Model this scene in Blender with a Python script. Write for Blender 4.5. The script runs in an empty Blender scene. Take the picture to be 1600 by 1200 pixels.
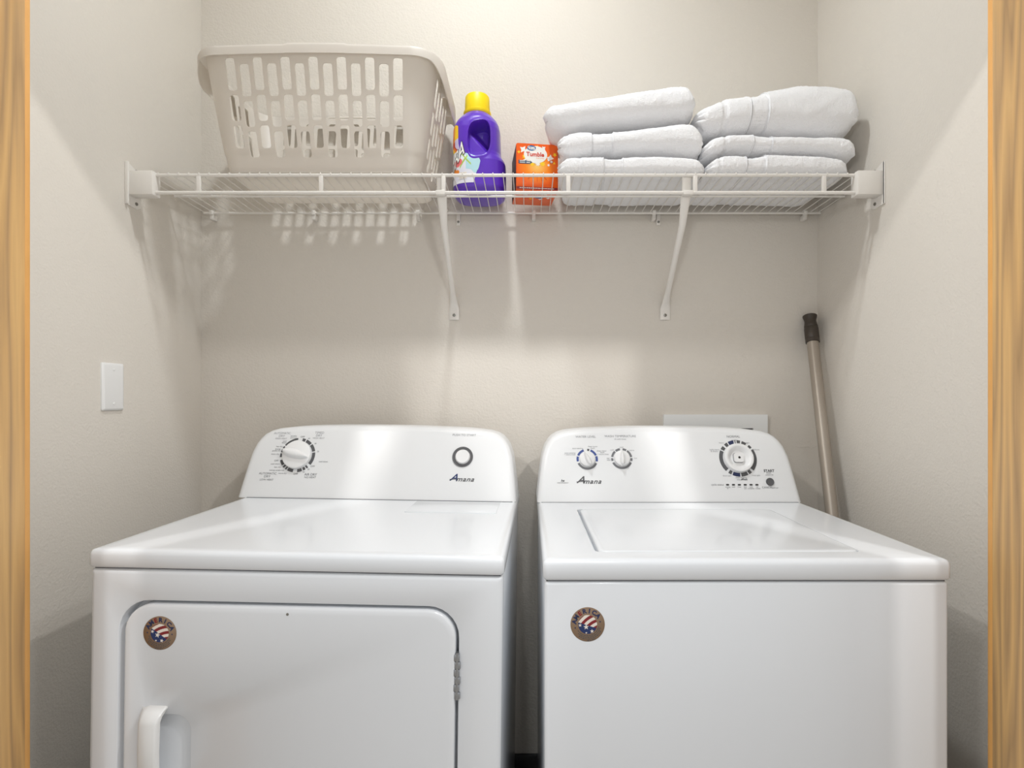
import bpy, bmesh, math, random
from mathutils import Vector, Matrix, noise
random.seed(7)
S = bpy.context.scene
COL = S.collection
PI = math.pi
EYE = 1.18          # camera height
F = 853.0           # focal length in pixels of the 1600x1200 frame
VX, VY = 825.0, 622.0   # vanishing point of the depth direction

# ------------------------------------------------------------------ camera
cam_data = bpy.data.cameras.new('camera')
cam = bpy.data.objects.new('camera', cam_data); COL.objects.link(cam)
cam.location = (0, 0, EYE); cam.rotation_euler = (PI/2, 0, 0)
cam_data.sensor_width = 36; cam_data.lens = F/1600*36
cam_data.shift_x = -(VX-800)/1600; cam_data.shift_y = (VY-600)/1600
cam_data.clip_start = 0.01
S.camera = cam

# ------------------------------------------------------------------ world, lights, exposure
w = bpy.data.worlds.new('World'); S.world = w; w.use_nodes = True
w.node_tree.nodes['Background'].inputs[0].default_value = (1.0, 0.995, 0.985, 1)
w.node_tree.nodes['Background'].inputs[1].default_value = 0.66
S.view_settings.view_transform = 'Standard'; S.view_settings.look = 'None'
S.view_settings.gamma = 1; S.view_settings.use_curve_mapping = False
S.view_settings.exposure = 0.09

def lamp(name, typ, loc, power, color, size):
    d = bpy.data.lights.new(name, typ); d.energy = power; d.color = color
    if typ == 'AREA': d.shape = 'DISK'; d.size = size
    else: d.shadow_soft_size = size
    o = bpy.data.objects.new(name, d); COL.objects.link(o); o.location = loc
    return o
cl = lamp('closet_ceiling_lamp', 'SPOT', (-0.12, 0.99, EYE+1.85), 51, (.95, 1, 1.03), 0.06)
cl.data.spot_size = math.radians(175); cl.data.spot_blend = 1.0
lamp('flash_stand_in', 'POINT', (0.09, 0.42, EYE+0.42), 6.8, (.98, 1, 1.01), 0.035)  # added point light standing in for a camera flash, not a hall fixture
lamp('hall_ceiling_lamp', 'POINT', (1.17, 0.0, EYE+1.55), 62, (1, .985, .965), 0.035)
lamp('hall_ceiling_lamp', 'POINT', (-1.25, 0.0, EYE+1.55), 52, (1, .985, .965), 0.035)

# ------------------------------------------------------------------ materials
def lin(c):
    return tuple((v/255/12.92 if v/255 <= .04045 else ((v/255+.055)/1.055)**2.4) for v in c)
def mat(name, rgb, rough=.5, metal=0, bump=None, var=None, spec=.5, sheen=0, trans=0, coat=0):
    m = bpy.data.materials.new(name); m.use_nodes = True
    nt = m.node_tree; b = nt.nodes['Principled BSDF']
    c = (*lin(rgb), 1)
    b.inputs['Base Color'].default_value = c
    b.inputs['Roughness'].default_value = rough
    b.inputs['Metallic'].default_value = metal
    b.inputs['Specular IOR Level'].default_value = spec
    if sheen: b.inputs['Sheen Weight'].default_value = sheen
    if coat: b.inputs['Coat Weight'].default_value = coat; b.inputs['Coat Roughness'].default_value = .08
    tc = nt.nodes.new('ShaderNodeTexCoord')
    if var:      # (scale, amount) gentle colour variation
        n = nt.nodes.new('ShaderNodeTexNoise'); n.inputs['Scale'].default_value = var[0]; n.inputs['Detail'].default_value = 4
        nt.links.new(tc.outputs['Object'], n.inputs['Vector'])
        mx = nt.nodes.new('ShaderNodeMix'); mx.data_type = 'RGBA'
        mx.inputs[6].default_value = tuple(v*(1-var[1]) for v in c[:3])+(1,)
        mx.inputs[7].default_value = tuple(min(1, v*(1+var[1])) for v in c[:3])+(1,)
        nt.links.new(n.outputs['Fac'], mx.inputs[0]); nt.links.new(mx.outputs[2], b.inputs['Base Color'])
    if bump:
        prev = None
        for sc, st, det in bump:
            n = nt.nodes.new('ShaderNodeTexNoise'); n.inputs['Scale'].default_value = sc; n.inputs['Detail'].default_value = det
            nt.links.new(tc.outputs['Object'], n.inputs['Vector'])
            bp = nt.nodes.new('ShaderNodeBump'); bp.inputs['Strength'].default_value = st; bp.inputs['Distance'].default_value = .002
            nt.links.new(n.outputs['Fac'], bp.inputs['Height'])
            if prev: nt.links.new(prev.outputs['Normal'], bp.inputs['Normal'])
            prev = bp
        nt.links.new(prev.outputs['Normal'], b.inputs['Normal'])
    if trans:
        t = nt.nodes.new('ShaderNodeBsdfTranslucent'); t.inputs[0].default_value = c
        a = nt.nodes.new('ShaderNodeMixShader'); a.inputs[0].default_value = trans
        nt.links.new(b.outputs[0], a.inputs[1]); nt.links.new(t.outputs[0], a.inputs[2])
        nt.links.new(a.outputs[0], nt.nodes['Material Output'].inputs[0])
    return m
M = {}
M['wall'] = mat('greige_wall_paint', (215, 209, 200), .75, bump=[(170, .5, 2), (60, .3, 2)], var=(1.5, .02), spec=.3)
M['ceiling'] = mat('ceiling_paint', (225, 221, 214), .8, bump=[(90, .5, 3)])
M['floor'] = mat('vinyl_floor', (176, 170, 162), .5, var=(8, .15))
M['base'] = mat('black_rubber_base', (32, 34, 36), .4)
M['enamel'] = mat('white_enamel', (224, 227, 231), .22, bump=[(160, .02, 2)], coat=.25)
M['panel'] = mat('white_console_plastic', (224, 225, 226), .33, spec=.45)
M['seam'] = mat('dark_seam', (70, 70, 74), .6)
M['galv'] = mat('galvanised_side_edge', (175, 180, 186), .35, .6)
M['plastic'] = mat('white_plastic', (228, 228, 227), .35)
M['knob'] = mat('white_knob_plastic', (230, 230, 230), .3)
M['grey'] = mat('dark_grey_print', (84, 84, 86), .5)
M['lightgrey'] = mat('light_grey_print', (150, 151, 154), .5)
M['midgrey'] = mat('mid_grey_print', (112, 113, 116), .5)
M['blue'] = mat('blue_print', (62, 82, 145), .5)
M['navy'] = mat('navy_print', (38, 48, 86), .5)
M['black'] = mat('black_plastic', (40, 40, 42), .4)
M['chrome'] = mat('steel_hinge', (165, 168, 172), .28, .9)
M['wire'] = mat('white_vinyl_coated_wire', (228, 224, 218), .35)
M['basket'] = mat('translucent_white_polyethylene', (238, 233, 226), .4, trans=.42)
M['towel'] = mat('white_terry', (243, 243, 245), .95, bump=[(420, .9, 3), (120, .45, 3)], sheen=.3, spec=.1)
M['purple'] = mat('purple_bottle', (92, 48, 186), .28, bump=[(25, .06, 1)], coat=.3)
M['yellow'] = mat('yellow_cap', (250, 220, 20), .4)
M['orange'] = None
M['white'] = mat('white_ink', (240, 238, 232), .5)
M['red'] = mat('red_ink', (205, 58, 30), .5)
M['dkred'] = mat('dark_red_ink', (130, 28, 34), .5)
M['sunny'] = mat('yellow_ink', (252, 205, 30), .5)
M['ovalblue'] = mat('oval_blue_ink', (20, 98, 160), .5)
M['tagblue'] = mat('tag_blue_ink', (32, 74, 110), .5)
M['flag_blue'] = mat('flag_blue_ink', (28, 48, 98), .4)
M['cream'] = mat('cream_ink', (232, 224, 214), .4)
M['sticker'] = mat('bronze_foil_sticker', (150, 126, 104), .33, .55)
M['pink'] = mat('pink_ink', (240, 120, 120), .5)
M['orangeink'] = mat('orange_ink', (240, 140, 50), .5)
M['greenink'] = mat('green_ink', (170, 200, 90), .5)
M['teal'] = mat('teal_ink', (178, 218, 226), .5)
M['lavender'] = mat('lavender_ink', (205, 195, 225), .5)
M['labelwhite'] = mat('label_white', (226, 226, 236), .4)
M['pole'] = mat('grey_painted_pole', (158, 148, 136), .38, .25)
M['grip'] = mat('dark_rubber_grip', (62, 54, 46), .5)
M['outlet'] = mat('white_outlet_box', (238, 240, 240), .4)
M['screw'] = mat('zinc_screw', (140, 138, 132), .35, .8)
M['door'] = mat('white_door_paint', (225, 222, 216), .45)
M['boxdark'] = mat('dark_printed_cardboard', (66, 34, 22), .5)
M['lint'] = M['enamel']

def wood(name, seed, warm):
    m = bpy.data.materials.new(name); m.use_nodes = True; nt = m.node_tree; b = nt.nodes['Principled BSDF']
    b.inputs['Roughness'].default_value = .42
    tc = nt.nodes.new('ShaderNodeTexCoord')
    mp = nt.nodes.new('ShaderNodeMapping'); mp.inputs['Location'].default_value = (seed, seed*.7, seed*1.3)
    mp.inputs['Scale'].default_value = (1.0, 1.0, .045)
    nt.links.new(tc.outputs['Object'], mp.inputs[0])
    n0 = nt.nodes.new('ShaderNodeTexNoise'); n0.inputs['Scale'].default_value = 14; n0.inputs['Detail'].default_value = 2
    nt.links.new(mp.outputs[0], n0.inputs['Vector'])
    wv = nt.nodes.new('ShaderNodeMath'); wv.operation = 'MULTIPLY'; wv.inputs[1].default_value = 11
    nt.links.new(n0.outputs['Fac'], wv.inputs[0])
    pp = nt.nodes.new('ShaderNodeMath'); pp.operation = 'PINGPONG'; pp.inputs[1].default_value = .5
    nt.links.new(wv.outputs[0], pp.inputs[0])
    n1 = nt.nodes.new('ShaderNodeTexNoise'); n1.inputs['Scale'].default_value = 230; n1.inputs['Detail'].default_value = 3
    nt.links.new(mp.outputs[0], n1.inputs['Vector'])
    ad = nt.nodes.new('ShaderNodeMath'); ad.operation = 'MULTIPLY_ADD'; ad.inputs[1].default_value = .35
    nt.links.new(n1.outputs['Fac'], ad.inputs[0]); nt.links.new(pp.outputs[0], ad.inputs[2])
    r = nt.nodes.new('ShaderNodeValToRGB')
    e = r.color_ramp.elements
    e[0].position = .08; e[0].color = (*lin((166, 134, 94)), 1)
    e[1].position = .68; e[1].color = (*lin((214, 174, 116)), 1)
    k = e.new(.3); k.color = (*lin((188, 152, 106)), 1)
    k = e.new(.5); k.color = (*lin((204, 164, 110)), 1)
    nt.links.new(ad.outputs[0], r.inputs[0])
    n2 = nt.nodes.new('ShaderNodeTexNoise'); n2.inputs['Scale'].default_value = 9; n2.inputs['Detail'].default_value = 1
    nt.links.new(mp.outputs[0], n2.inputs['Vector'])
    r2 = nt.nodes.new('ShaderNodeValToRGB')
    r2.color_ramp.elements[0].position = .42; r2.color_ramp.elements[0].color = (1, 1, 1, 1)
    r2.color_ramp.elements[1].position = .68; r2.color_ramp.elements[1].color = warm
    nt.links.new(n2.outputs['Fac'], r2.inputs[0])
    mx = nt.nodes.new('ShaderNodeMix'); mx.data_type = 'RGBA'; mx.blend_type = 'MULTIPLY'; mx.inputs[0].default_value = 1
    nt.links.new(r.outputs[0], mx.inputs[6]); nt.links.new(r2.outputs[0], mx.inputs[7])
    nt.links.new(mx.outputs[2], b.inputs['Base Color'])
    bp = nt.nodes.new('ShaderNodeBump'); bp.inputs['Strength'].default_value = .15; bp.inputs['Distance'].default_value = .001
    nt.links.new(n1.outputs['Fac'], bp.inputs['Height']); nt.links.new(bp.outputs[0], b.inputs['Normal'])
    return m
M['wood_left'] = wood('knotty_pine', 3.1, (1.0, .84, .62, 1))
M['wood_right'] = wood('knotty_pine_grey', 8.4, (.86, .86, .84, 1))
M['wood_edge'] = mat('pine_edge', (214, 160, 92), .45, var=(20, .12))

def orange_mat():
    m = bpy.data.materials.new('orange_carton_print'); m.use_nodes = True; nt = m.node_tree; b = nt.nodes['Principled BSDF']
    b.inputs['Roughness'].default_value = .35
    tc = nt.nodes.new('ShaderNodeTexCoord')
    mp = nt.nodes.new('ShaderNodeMapping'); mp.vector_type = 'POINT'
    mp.inputs['Location'].default_value = (-.0, 0.0, -.066); mp.inputs['Scale'].default_value = (17, 0, 19)
    mp.inputs['Location'].default_value = (0, 0, -.066*19)
    nt.links.new(tc.outputs['Object'], mp.inputs[0])
    g = nt.nodes.new('ShaderNodeTexGradient'); g.gradient_type = 'SPHERICAL'
    nt.links.new(mp.outputs[0], g.inputs[0])
    r = nt.nodes.new('ShaderNodeValToRGB')
    r.color_ramp.elements[0].position = 0; r.color_ramp.elements[0].color = (*lin((240, 96, 14)), 1)
    r.color_ramp.elements[1].position = 1; r.color_ramp.elements[1].color = (*lin((252, 205, 110)), 1)
    k = r.color_ramp.elements.new(.45); k.color = (*lin((248, 138, 24)), 1)
    nt.links.new(g.outputs[0], r.inputs[0]); nt.links.new(r.outputs[0], b.inputs['Base Color'])
    return m
M['orange'] = orange_mat()

def weave_mat():
    m = mat('woven_dobby_border', (242, 242, 244), .85)
    nt = m.node_tree; b = nt.nodes['Principled BSDF']; tc = nt.nodes.new('ShaderNodeTexCoord')
    v = nt.nodes.new('ShaderNodeTexChecker'); v.inputs['Scale'].default_value = 170
    nt.links.new(tc.outputs['Object'], v.inputs['Vector'])
    bp = nt.nodes.new('ShaderNodeBump'); bp.inputs['Strength'].default_value = 1; bp.inputs['Distance'].default_value = .0024
    nt.links.new(v.outputs['Fac'], bp.inputs['Height']); nt.links.new(bp.outputs[0], b.inputs['Normal'])
    return m
M['weave'] = weave_mat()

# ------------------------------------------------------------------ builders
OFF = {}
def thing(name, label, cat, loc, group=None):
    o = bpy.data.objects.new(name, None); COL.objects.link(o); o.location = loc; o.empty_display_size = .05
    o['label'] = label; o['category'] = cat
    if group: o['group'] = group
    OFF[o] = Vector(loc); return o
def obj(name, geo, m, parent=None, smooth=True, label=None, angle=40):
    """geo: bmesh or (verts, faces[, material indices]); coordinates are in the room's frame"""
    me = bpy.data.meshes.new(name)
    if isinstance(geo, tuple):
        me.from_pydata([tuple(v) for v in geo[0]], [], geo[1])
        mi = geo[2] if len(geo) > 2 else None
    else:
        bmesh.ops.recalc_face_normals(geo, faces=geo.faces[:]); geo.to_mesh(me); geo.free(); mi = None
    off = OFF.get(parent, Vector((0, 0, 0)))
    if parent is not None: me.transform(Matrix.Translation(-off))
    for k in (m if isinstance(m, list) else [m]): me.materials.append(k)
    if mi: me.polygons.foreach_set('material_index', mi)
    me.validate(); me.update()
    if smooth:
        me.shade_smooth()
        if angle < 179: me.set_sharp_from_angle(angle=math.radians(angle))
    o = bpy.data.objects.new(name, me); COL.objects.link(o)
    if parent is not None: o.parent = parent; OFF[o] = off
    if label: o['label'] = label
    return o
def struct(name, geo, m, parent=None, **k):
    o = obj(name, geo, m, parent, **k); o['kind'] = 'structure'; return o
def tagm(o, label, cat, group=None):
    o['label'] = label; o['category'] = cat
    if group: o['group'] = group
def box(x0, x1, y0, y1, z0, z1, bev=0, seg=2, bm=None):
    own = bm is None
    b2 = bmesh.new()
    bmesh.ops.create_cube(b2, size=1)
    for v in b2.verts:
        v.co = Vector(((x0+x1)/2+v.co.x*(x1-x0), (y0+y1)/2+v.co.y*(y1-y0), (z0+z1)/2+v.co.z*(z1-z0)))
    if bev: bmesh.ops.bevel(b2, geom=b2.edges[:]+b2.verts[:], offset=bev, segments=seg, profile=.5, affect='EDGES')
    if own: return b2
    join(bm, b2); return bm
def join(bm, b2):
    mp = {}
    for v in b2.verts: mp[v] = bm.verts.new(v.co)
    for f in b2.faces:
        try: bm.faces.new([mp[v] for v in f.verts])
        except ValueError: pass
    b2.free()
def tube(p0, p1, r0, r1=None, n=8, bm=None):
    bm = bm or bmesh.new(); r1 = r0 if r1 is None else r1
    p0, p1 = Vector(p0), Vector(p1); d = (p1-p0).normalized()
    a = d.orthogonal().normalized(); b = d.cross(a)
    A, B = [], []
    for i in range(n):
        t = 2*PI*i/n; q = a*math.cos(t)+b*math.sin(t)
        A.append(bm.verts.new(p0+q*r0)); B.append(bm.verts.new(p1+q*r1))
    for i in range(n): bm.faces.new((A[i], A[(i+1) % n], B[(i+1) % n], B[i]))
    bm.faces.new(A[::-1]); bm.faces.new(B); return bm
def path_tube(pts, r, n=8, bm=None, flat=None):
    """round section swept through points; flat(i) -> (side, depth) radii"""
    bm = bm or bmesh.new(); rings = []
    pts = [Vector(p) for p in pts]
    for i, p in enumerate(pts):
        d = (pts[min(i+1, len(pts)-1)]-pts[max(i-1, 0)]).normalized()
        a = Vector((1, 0, 0)) if abs(d.x) < .9 else Vector((0, 0, 1))
        a = (a-d*a.dot(d)).normalized(); b = d.cross(a)
        ra, rb = flat(i) if flat else (r, r)
        rings.append([bm.verts.new(p+a*ra*math.cos(2*PI*k/n)+b*rb*math.sin(2*PI*k/n)) for k in range(n)])
    for A, B in zip(rings, rings[1:]):
        for k in range(n): bm.faces.new((A[k], A[(k+1) % n], B[(k+1) % n], B[k]))
    bm.faces.new(rings[0][::-1]); bm.faces.new(rings[-1]); return bm
def frame(o, ux, uy):
    o, ux, uy = Vector(o), Vector(ux).normalized(), Vector(uy).normalized()
    return (o, ux, uy, ux.cross(uy))
def on(fr, a, b, h=0): return fr[0]+fr[1]*a+fr[2]*b+fr[3]*h
def lathe(fr, ca, cb, prof, n=32, sx=1, bm=None):
    """profile [(radius, height)] about the normal of a frame at (ca, cb)"""
    bm = bm or bmesh.new(); rings = []
    for r, h in prof:
        if r < 1e-6: rings.append([bm.verts.new(on(fr, ca, cb, h))])
        else: rings.append([bm.verts.new(on(fr, ca+r*sx*math.cos(2*PI*k/n), cb+r*math.sin(2*PI*k/n), h)) for k in range(n)])
    for A, B in zip(rings, rings[1:]):
        for k in range(n):
            l = (k+1) % n
            if len(A) == 1 and len(B) == 1: continue
            if len(A) == 1: bm.faces.new((A[0], B[l], B[k]))
            elif len(B) == 1: bm.faces.new((A[k], A[l], B[0]))
            else: bm.faces.new((A[k], A[l], B[l], B[k]))
    return bm
def slab(fr, pts, h0, h1, bm=None):
    """polygon in a frame extruded from height h0 to h1"""
    bm = bm or bmesh.new()
    A = [bm.verts.new(on(fr, a, b, h0)) for a, b in pts]; B = [bm.verts.new(on(fr, a, b, h1)) for a, b in pts]
    n = len(pts)
    for i in range(n): bm.faces.new((A[i], A[(i+1) % n], B[(i+1) % n], B[i]))
    bm.faces.new(A[::-1]); bm.faces.new(B); return bm
def rrpts(a0, a1, b0, b1, r, n=6):
    out = []
    for cx, cy, s in ((a1-r, b1-r, 0), (a0+r, b1-r, 90), (a0+r, b0+r, 180), (a1-r, b0+r, 270)):
        for i in range(n+1):
            t = math.radians(s+90*i/n); out.append((cx+r*math.cos(t), cy+r*math.sin(t)))
    return out
def arc(fr, ca, cb, r0, r1, d0, d1, h0, h1, bm, n=None):
    """ring segment, angles in degrees clockwise from the top"""
    n = n or max(2, int(abs(d1-d0)/6))
    o = [(ca+r1*math.sin(math.radians(d0+(d1-d0)*i/n)), cb+r1*math.cos(math.radians(d0+(d1-d0)*i/n))) for i in range(n+1)]
    q = [(ca+r0*math.sin(math.radians(d0+(d1-d0)*i/n)), cb+r0*math.cos(math.radians(d0+(d1-d0)*i/n))) for i in range(n+1)]
    for i in range(n): slab(fr, [q[i], q[i+1], o[i+1], o[i]], h0, h1, bm)
    return bm
_tc = {}
def text2d(s, size, align='CENTER', shear=0, bold=0, space=1, res=3):
    key = (s, size, align, shear, bold, space)
    if key in _tc: return _tc[key]
    c = bpy.data.curves.new('lettering', 'FONT'); c.body = s; c.size = size; c.align_x = align; c.align_y = 'CENTER'
    c.shear = shear; c.offset = bold; c.space_character = space; c.resolution_u = res
    o = bpy.data.objects.new('lettering', c)
    me = bpy.data.meshes.new_from_object(o)
    vs = [(v.co.x, v.co.y) for v in me.vertices]; fs = [tuple(p.vertices) for p in me.polygons]
    bpy.data.objects.remove(o); bpy.data.curves.remove(c); bpy.data.meshes.remove(me)
    _tc[key] = (vs, fs); return vs, fs
def put_text(acc, s, size, fmap, **k):
    vs, fs = text2d(s, size, **k); n = len(acc[0])
    acc[0].extend(fmap(a, b) for a, b in vs); acc[1].extend(tuple(i+n for i in f) for f in fs)
def lerp(a, b, t): return a+(b-a)*t
def sstep(a, b, x):
    t = max(0, min(1, (x-a)/(b-a))); return t*t*(3-2*t)
def interp(tab, x):
    if x <= tab[0][0]: return tab[0][1]
    for (a, u), (b, v) in zip(tab, tab[1:]):
        if x <= b: return lerp(u, v, (x-a)/(b-a))
    return tab[-1][1]
def sinterp(tab, x):
    """smooth (Catmull-Rom) version of interp"""
    if x <= tab[0][0]: return tab[0][1]
    if x >= tab[-1][0]: return tab[-1][1]
    for i in range(len(tab)-1):
        if x <= tab[i+1][0]:
            x0, y0 = tab[i]; x1, y1 = tab[i+1]; t = (x-x0)/(x1-x0)
            m0 = (y1-tab[max(i-1, 0)][1])/(x1-tab[max(i-1, 0)][0])*(x1-x0)
            m1 = (tab[min(i+2, len(tab)-1)][1]-y0)/(tab[min(i+2, len(tab)-1)][0]-x0)*(x1-x0)
            return (2*t**3-3*t*t+1)*y0+(t**3-2*t*t+t)*m0+(-2*t**3+3*t*t)*y1+(t**3-t*t)*m1

# ------------------------------------------------------------------ room shell
XL, XR, YB, ZC = -1.03, .913, 1.72, 3.08
YF0, YF1, OXL, OXR, OZ = .80, .93, -.845, .78, EYE+.90
struct('wall_back', box(XL-.1, XR+.1, YB, YB+.1, 0, ZC), M['wall'], smooth=False)
struct('wall_left', box(XL-.1, XL, YF0, YB, 0, ZC), M['wall'], smooth=False)
struct('wall_right', box(XR, XR+.1, YF0, YB, 0, ZC), M['wall'], smooth=False)
bm = bmesh.new()
box(-2.2, OXL-.02, YF0+.004, YF1-.004, 0, 3.1, bm=bm); box(OXR+.02, 2.2, YF0+.004, YF1-.004, 0, 3.1, bm=bm)
box(OXL-.02, OXR+.02, YF0+.004, YF1-.004, OZ+.02, 3.1, bm=bm)
struct('wall_front', bm, M['wall'], smooth=False)
struct('ceiling', box(XL-.1, XR+.1, YF1-.004, YB+.1, ZC, ZC+.05), M['ceiling'], smooth=False)
struct('floor', box(-2.2, 2.2, -1.2, YB+.1, -.05, 0), M['floor'], smooth=False)
for nm, g in (('baseboard_back', box(XL, XR, YB-.012, YB, 0, .062, .003)), ('baseboard_left', box(XL, XL+.012, YF1, YB-.012, 0, .062, .003)),
              ('baseboard_right', box(XR-.012, XR, YF1, YB-.012, 0, .062, .003))):
    struct(nm, g, M['base'])
# pine jambs: board, and the narrow reveal strip at the closet side
def jamb(name, x0, x1, xin, m):
    j = struct(name, box(x0, x1, YF0, YF1-.012, 0, OZ, .002), m)
    e = obj('edge_strip', box(x0+(.002 if xin > 0 else -.0), x1-(.002 if xin < 0 else 0), YF1-.012, YF1, 0, OZ, .0025), M['wood_edge'], j)
    return j
jl = jamb('trim_1', OXL-.02, OXL, -1, M['wood_left']); jr = jamb('trim_2', OXR, OXR+.02, 1, M['wood_right'])
struct('trim_3', box(OXL-.02, OXR+.02, YF0, YF1, OZ, OZ+.02, .002), M['wood_left'])
# fine groove in the left jamb where two boards meet
obj('groove', box(OXL-.001, OXL+.0006, .866, .8675, 0, OZ), M['seam'], jl, smooth=False)
# folded bifold doors standing open at each jamb, just out of the frame
for nm, x0, x1 in (('door_1', -.853, -.815), ('door_2', .742, .78)):
    d = struct(nm, box(x0, x1, .35, .70, .012, OZ-.02, .003), M['door'])
    xi = x1 if x0 < 0 else x0; s = 1 if x0 < 0 else -1
    for z0, z1 in ((.15, .95), (1.05, 1.95)):
        obj('raised_panel', box(min(xi-.002*s, xi+.005*s), max(xi-.002*s, xi+.005*s), .42, .63, z0, z1, .002), M['door'], d)
# small plaster crack and nicks on the walls (flat wear)
bm = bmesh.new(); pts = [(1.243, 697), (1.255, 698.5), (1.262, 697.6), (1.268, 700), (1.276, 696.5)]
path_tube([((p*1000-VX)*YB/F, YB-.0002, EYE+(VY-y)*YB/F) for p, y in pts], .0009, 5, bm)
k = obj('plaster_crack', bm, M['wall'], bpy.data.objects['wall_back'])

# ------------------------------------------------------------------ small things on the walls
t = thing('blank_wall_plate', 'small white blank cover plate screwed to the left wall', 'wall plate', (XL, 1.35, EYE+.028))
fr = frame((XL, 1.35, EYE+.028), (0, 1, 0), (0, 0, 1))
bm = bmesh.new(); prof = [(0, 0), (0, .003), (.0025, .0058), (.006, .0065)]
rings = []
for ins, h in prof: rings.append([bm.verts.new(on(fr, a, b, h)) for a, b in rrpts(-.035+ins, .035-ins, -.0585+ins, .0585-ins, max(.0035-ins*.4, .0008), 3)])
for A, B in zip(rings, rings[1:]):
    for i in range(len(A)): bm.faces.new((A[i], A[(i+1) % len(A)], B[(i+1) % len(A)], B[i]))
bm.faces.new(rings[-1]); bm.faces.new(rings[0][::-1])
obj('plate', bm, M['plastic'], t)
for b in (-.042, .042):
    s = obj('screw', lathe(fr, 0, b, [(.0036, .006), (.0034, .0072), (.002, .0078), (0, .0078)], 14), M['plastic'], t)

t = thing('outlet_box', 'white recessed washer outlet box set in the back wall behind the washer', 'outlet box', (.59, YB, 1.0))
fr = frame((.5875, YB, EYE-.14), (1, 0, 0), (0, 0, 1))   # normal points to the camera
x0, x1, zt, zb = -.1625, .1625, .0885, -.12
bm = bmesh.new()
for a0, a1, b0, b1 in ((x0, x1, .0455, zt), (x0, x1, zb, -.085), (x0, x0+.045, -.085, .0455), (x1-.045, x1, -.085, .0455)):
    join(bm, slab(fr, [(a0, b0), (a1, b0), (a1, b1), (a0, b1)], 0, .012))
bmesh.ops.remove_doubles(bm, verts=bm.verts[:], dist=1e-5)
obj('trim_frame', bm, M['outlet'], t, smooth=False)
obj('recess', slab(fr, [(x0+.045, -.085), (x1-.045, -.085), (x1-.045, .0455), (x0+.045, .0455)], 0, .0015), M['midgrey'], t, smooth=False)
for a in (-.06, .06):
    bm = lathe(fr, a, -.03, [(.011, .0015), (.011, .010), (.007, .011), (.007, .014), (0, .014)], 16)
    obj('valve', bm, M['chrome'], t)

# pole leaning in the corner behind the washer
p0, p1 = Vector((.772, 1.20, .002)), Vector((.8715, 1.672, EYE+.174))
t = thing('extension_pole', 'grey extension pole with a dark grip leaning in the right corner', 'pole', (.772, 1.20, 0))
d = (p1-p0).normalized()
obj('shaft', tube(p0, p1, .0165, .0165, 24), M['pole'], t)
obj('lower_sleeve', tube(p0, p0+d*.35, .0185, .0185, 24), M['grip'], t)
g0 = p1-d*.005
fr = frame(g0, d.orthogonal(), d.cross(d.orthogonal())); fr = (fr[0], fr[1], fr[2], d)
prof = [(.0165, 0), (.0198, .001), (.0198, .010), (.0190, .012), (.0200, .014), (.0200, .047), (.0185, .051), (.0195, .053),
        (.0180, .062), (.0165, .072), (.0175, .080), (.0205, .088), (.0205, .091), (.013, .092), (.012, .080), (0, .080)]
obj('grip', lathe(fr, 0, 0, prof, 28), M['grip'], t, label='dark brown rubber grip with a flared end')

# ------------------------------------------------------------------ wire shelf
ZS = EYE+.577      # deck height (top of the rails)
SF, SB, SM = 1.414, 1.697, 1.552
sh = thing('wire_shelf', 'white ventilated wire shelf spanning the closet on two braces', 'shelf', (0, 1.56, ZS))
obj('front_rail', tube((XL+.035, SF, ZS), (XR-.035, SF, ZS), .0042, n=12), M['wire'], sh)
obj('lip_rail', tube((XL+.035, SF-.002, ZS-.046), (XR-.035, SF-.002, ZS-.046), .0045, n=12), M['wire'], sh)
obj('middle_rail', tube((-1.005, SM, ZS-.0035), (.90, SM, ZS-.0035), .0032, n=10), M['wire'], sh)
obj('back_rail', tube((-1.008, SB, ZS-.002), (.909, SB, ZS-.002), .0035, n=10), M['wire'], sh)
wm = None; n = 0; x = -1.008
while x < .905:
    if wm is None:
        wo = obj('wire', path_tube([(x, SB+.004, ZS+.0018), (x, SF+.004, ZS+.0046), (x, SF-.002, ZS+.0056), (x, SF-.0046, ZS+.004), (x, SF-.005, ZS+.001)], .00125, 6), M['wire'], sh)
        wm = wo; x_first = x
    else:
        c = wm.copy(); COL.objects.link(c); c.location.x = x-x_first
    x += .0262
for px in (311, 502, 693, 888, 1086, 1287):
    x = (px-VX)*SF/F
    obj('lip_spacer', box(x-.0055, x+.0055, SF-.0042, SF+.0028, ZS-.044, ZS-.001, .0015), M['wire'], sh)
for xw, s in ((XL, 1), (XR, -1)):
    bm = bmesh.new()
    box(min(xw, xw+s*.068), max(xw, xw+s*.068), SF-.016, SF+.016, ZS-.055, ZS+.007, .0025, bm=bm)
    br = obj('end_bracket', bm, M['wire'], sh)
    fz = frame((xw, SF, ZS-.024), (0, s, 0), (0, 0, 1))
    pts = [(-.020, -.055), (-.020, .052), (-.012, .052), (.034, .036), (.034, -.050), (.020, -.058)]
    if s < 0: pts = [(-a, b) for a, b in pts]; 
    obj('flange', slab(fz, pts, 0, .004), M['wire'], br, smooth=False)
    lipb = box(min(xw, xw+s*.004), max(xw, xw+s*.009), SF-.021, SF-.015, ZS-.080, ZS+.029, .0015)
    obj('flange_lip', lipb, M['wire'], br)
    for b in (.040, -.045):
        q = (.016 if s > 0 else -.016)
        obj('screw', lathe(fz, q, b, [(.0045, .003), (.0040, .0062), (0, .0066)], 14), M['screw'], br)
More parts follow.
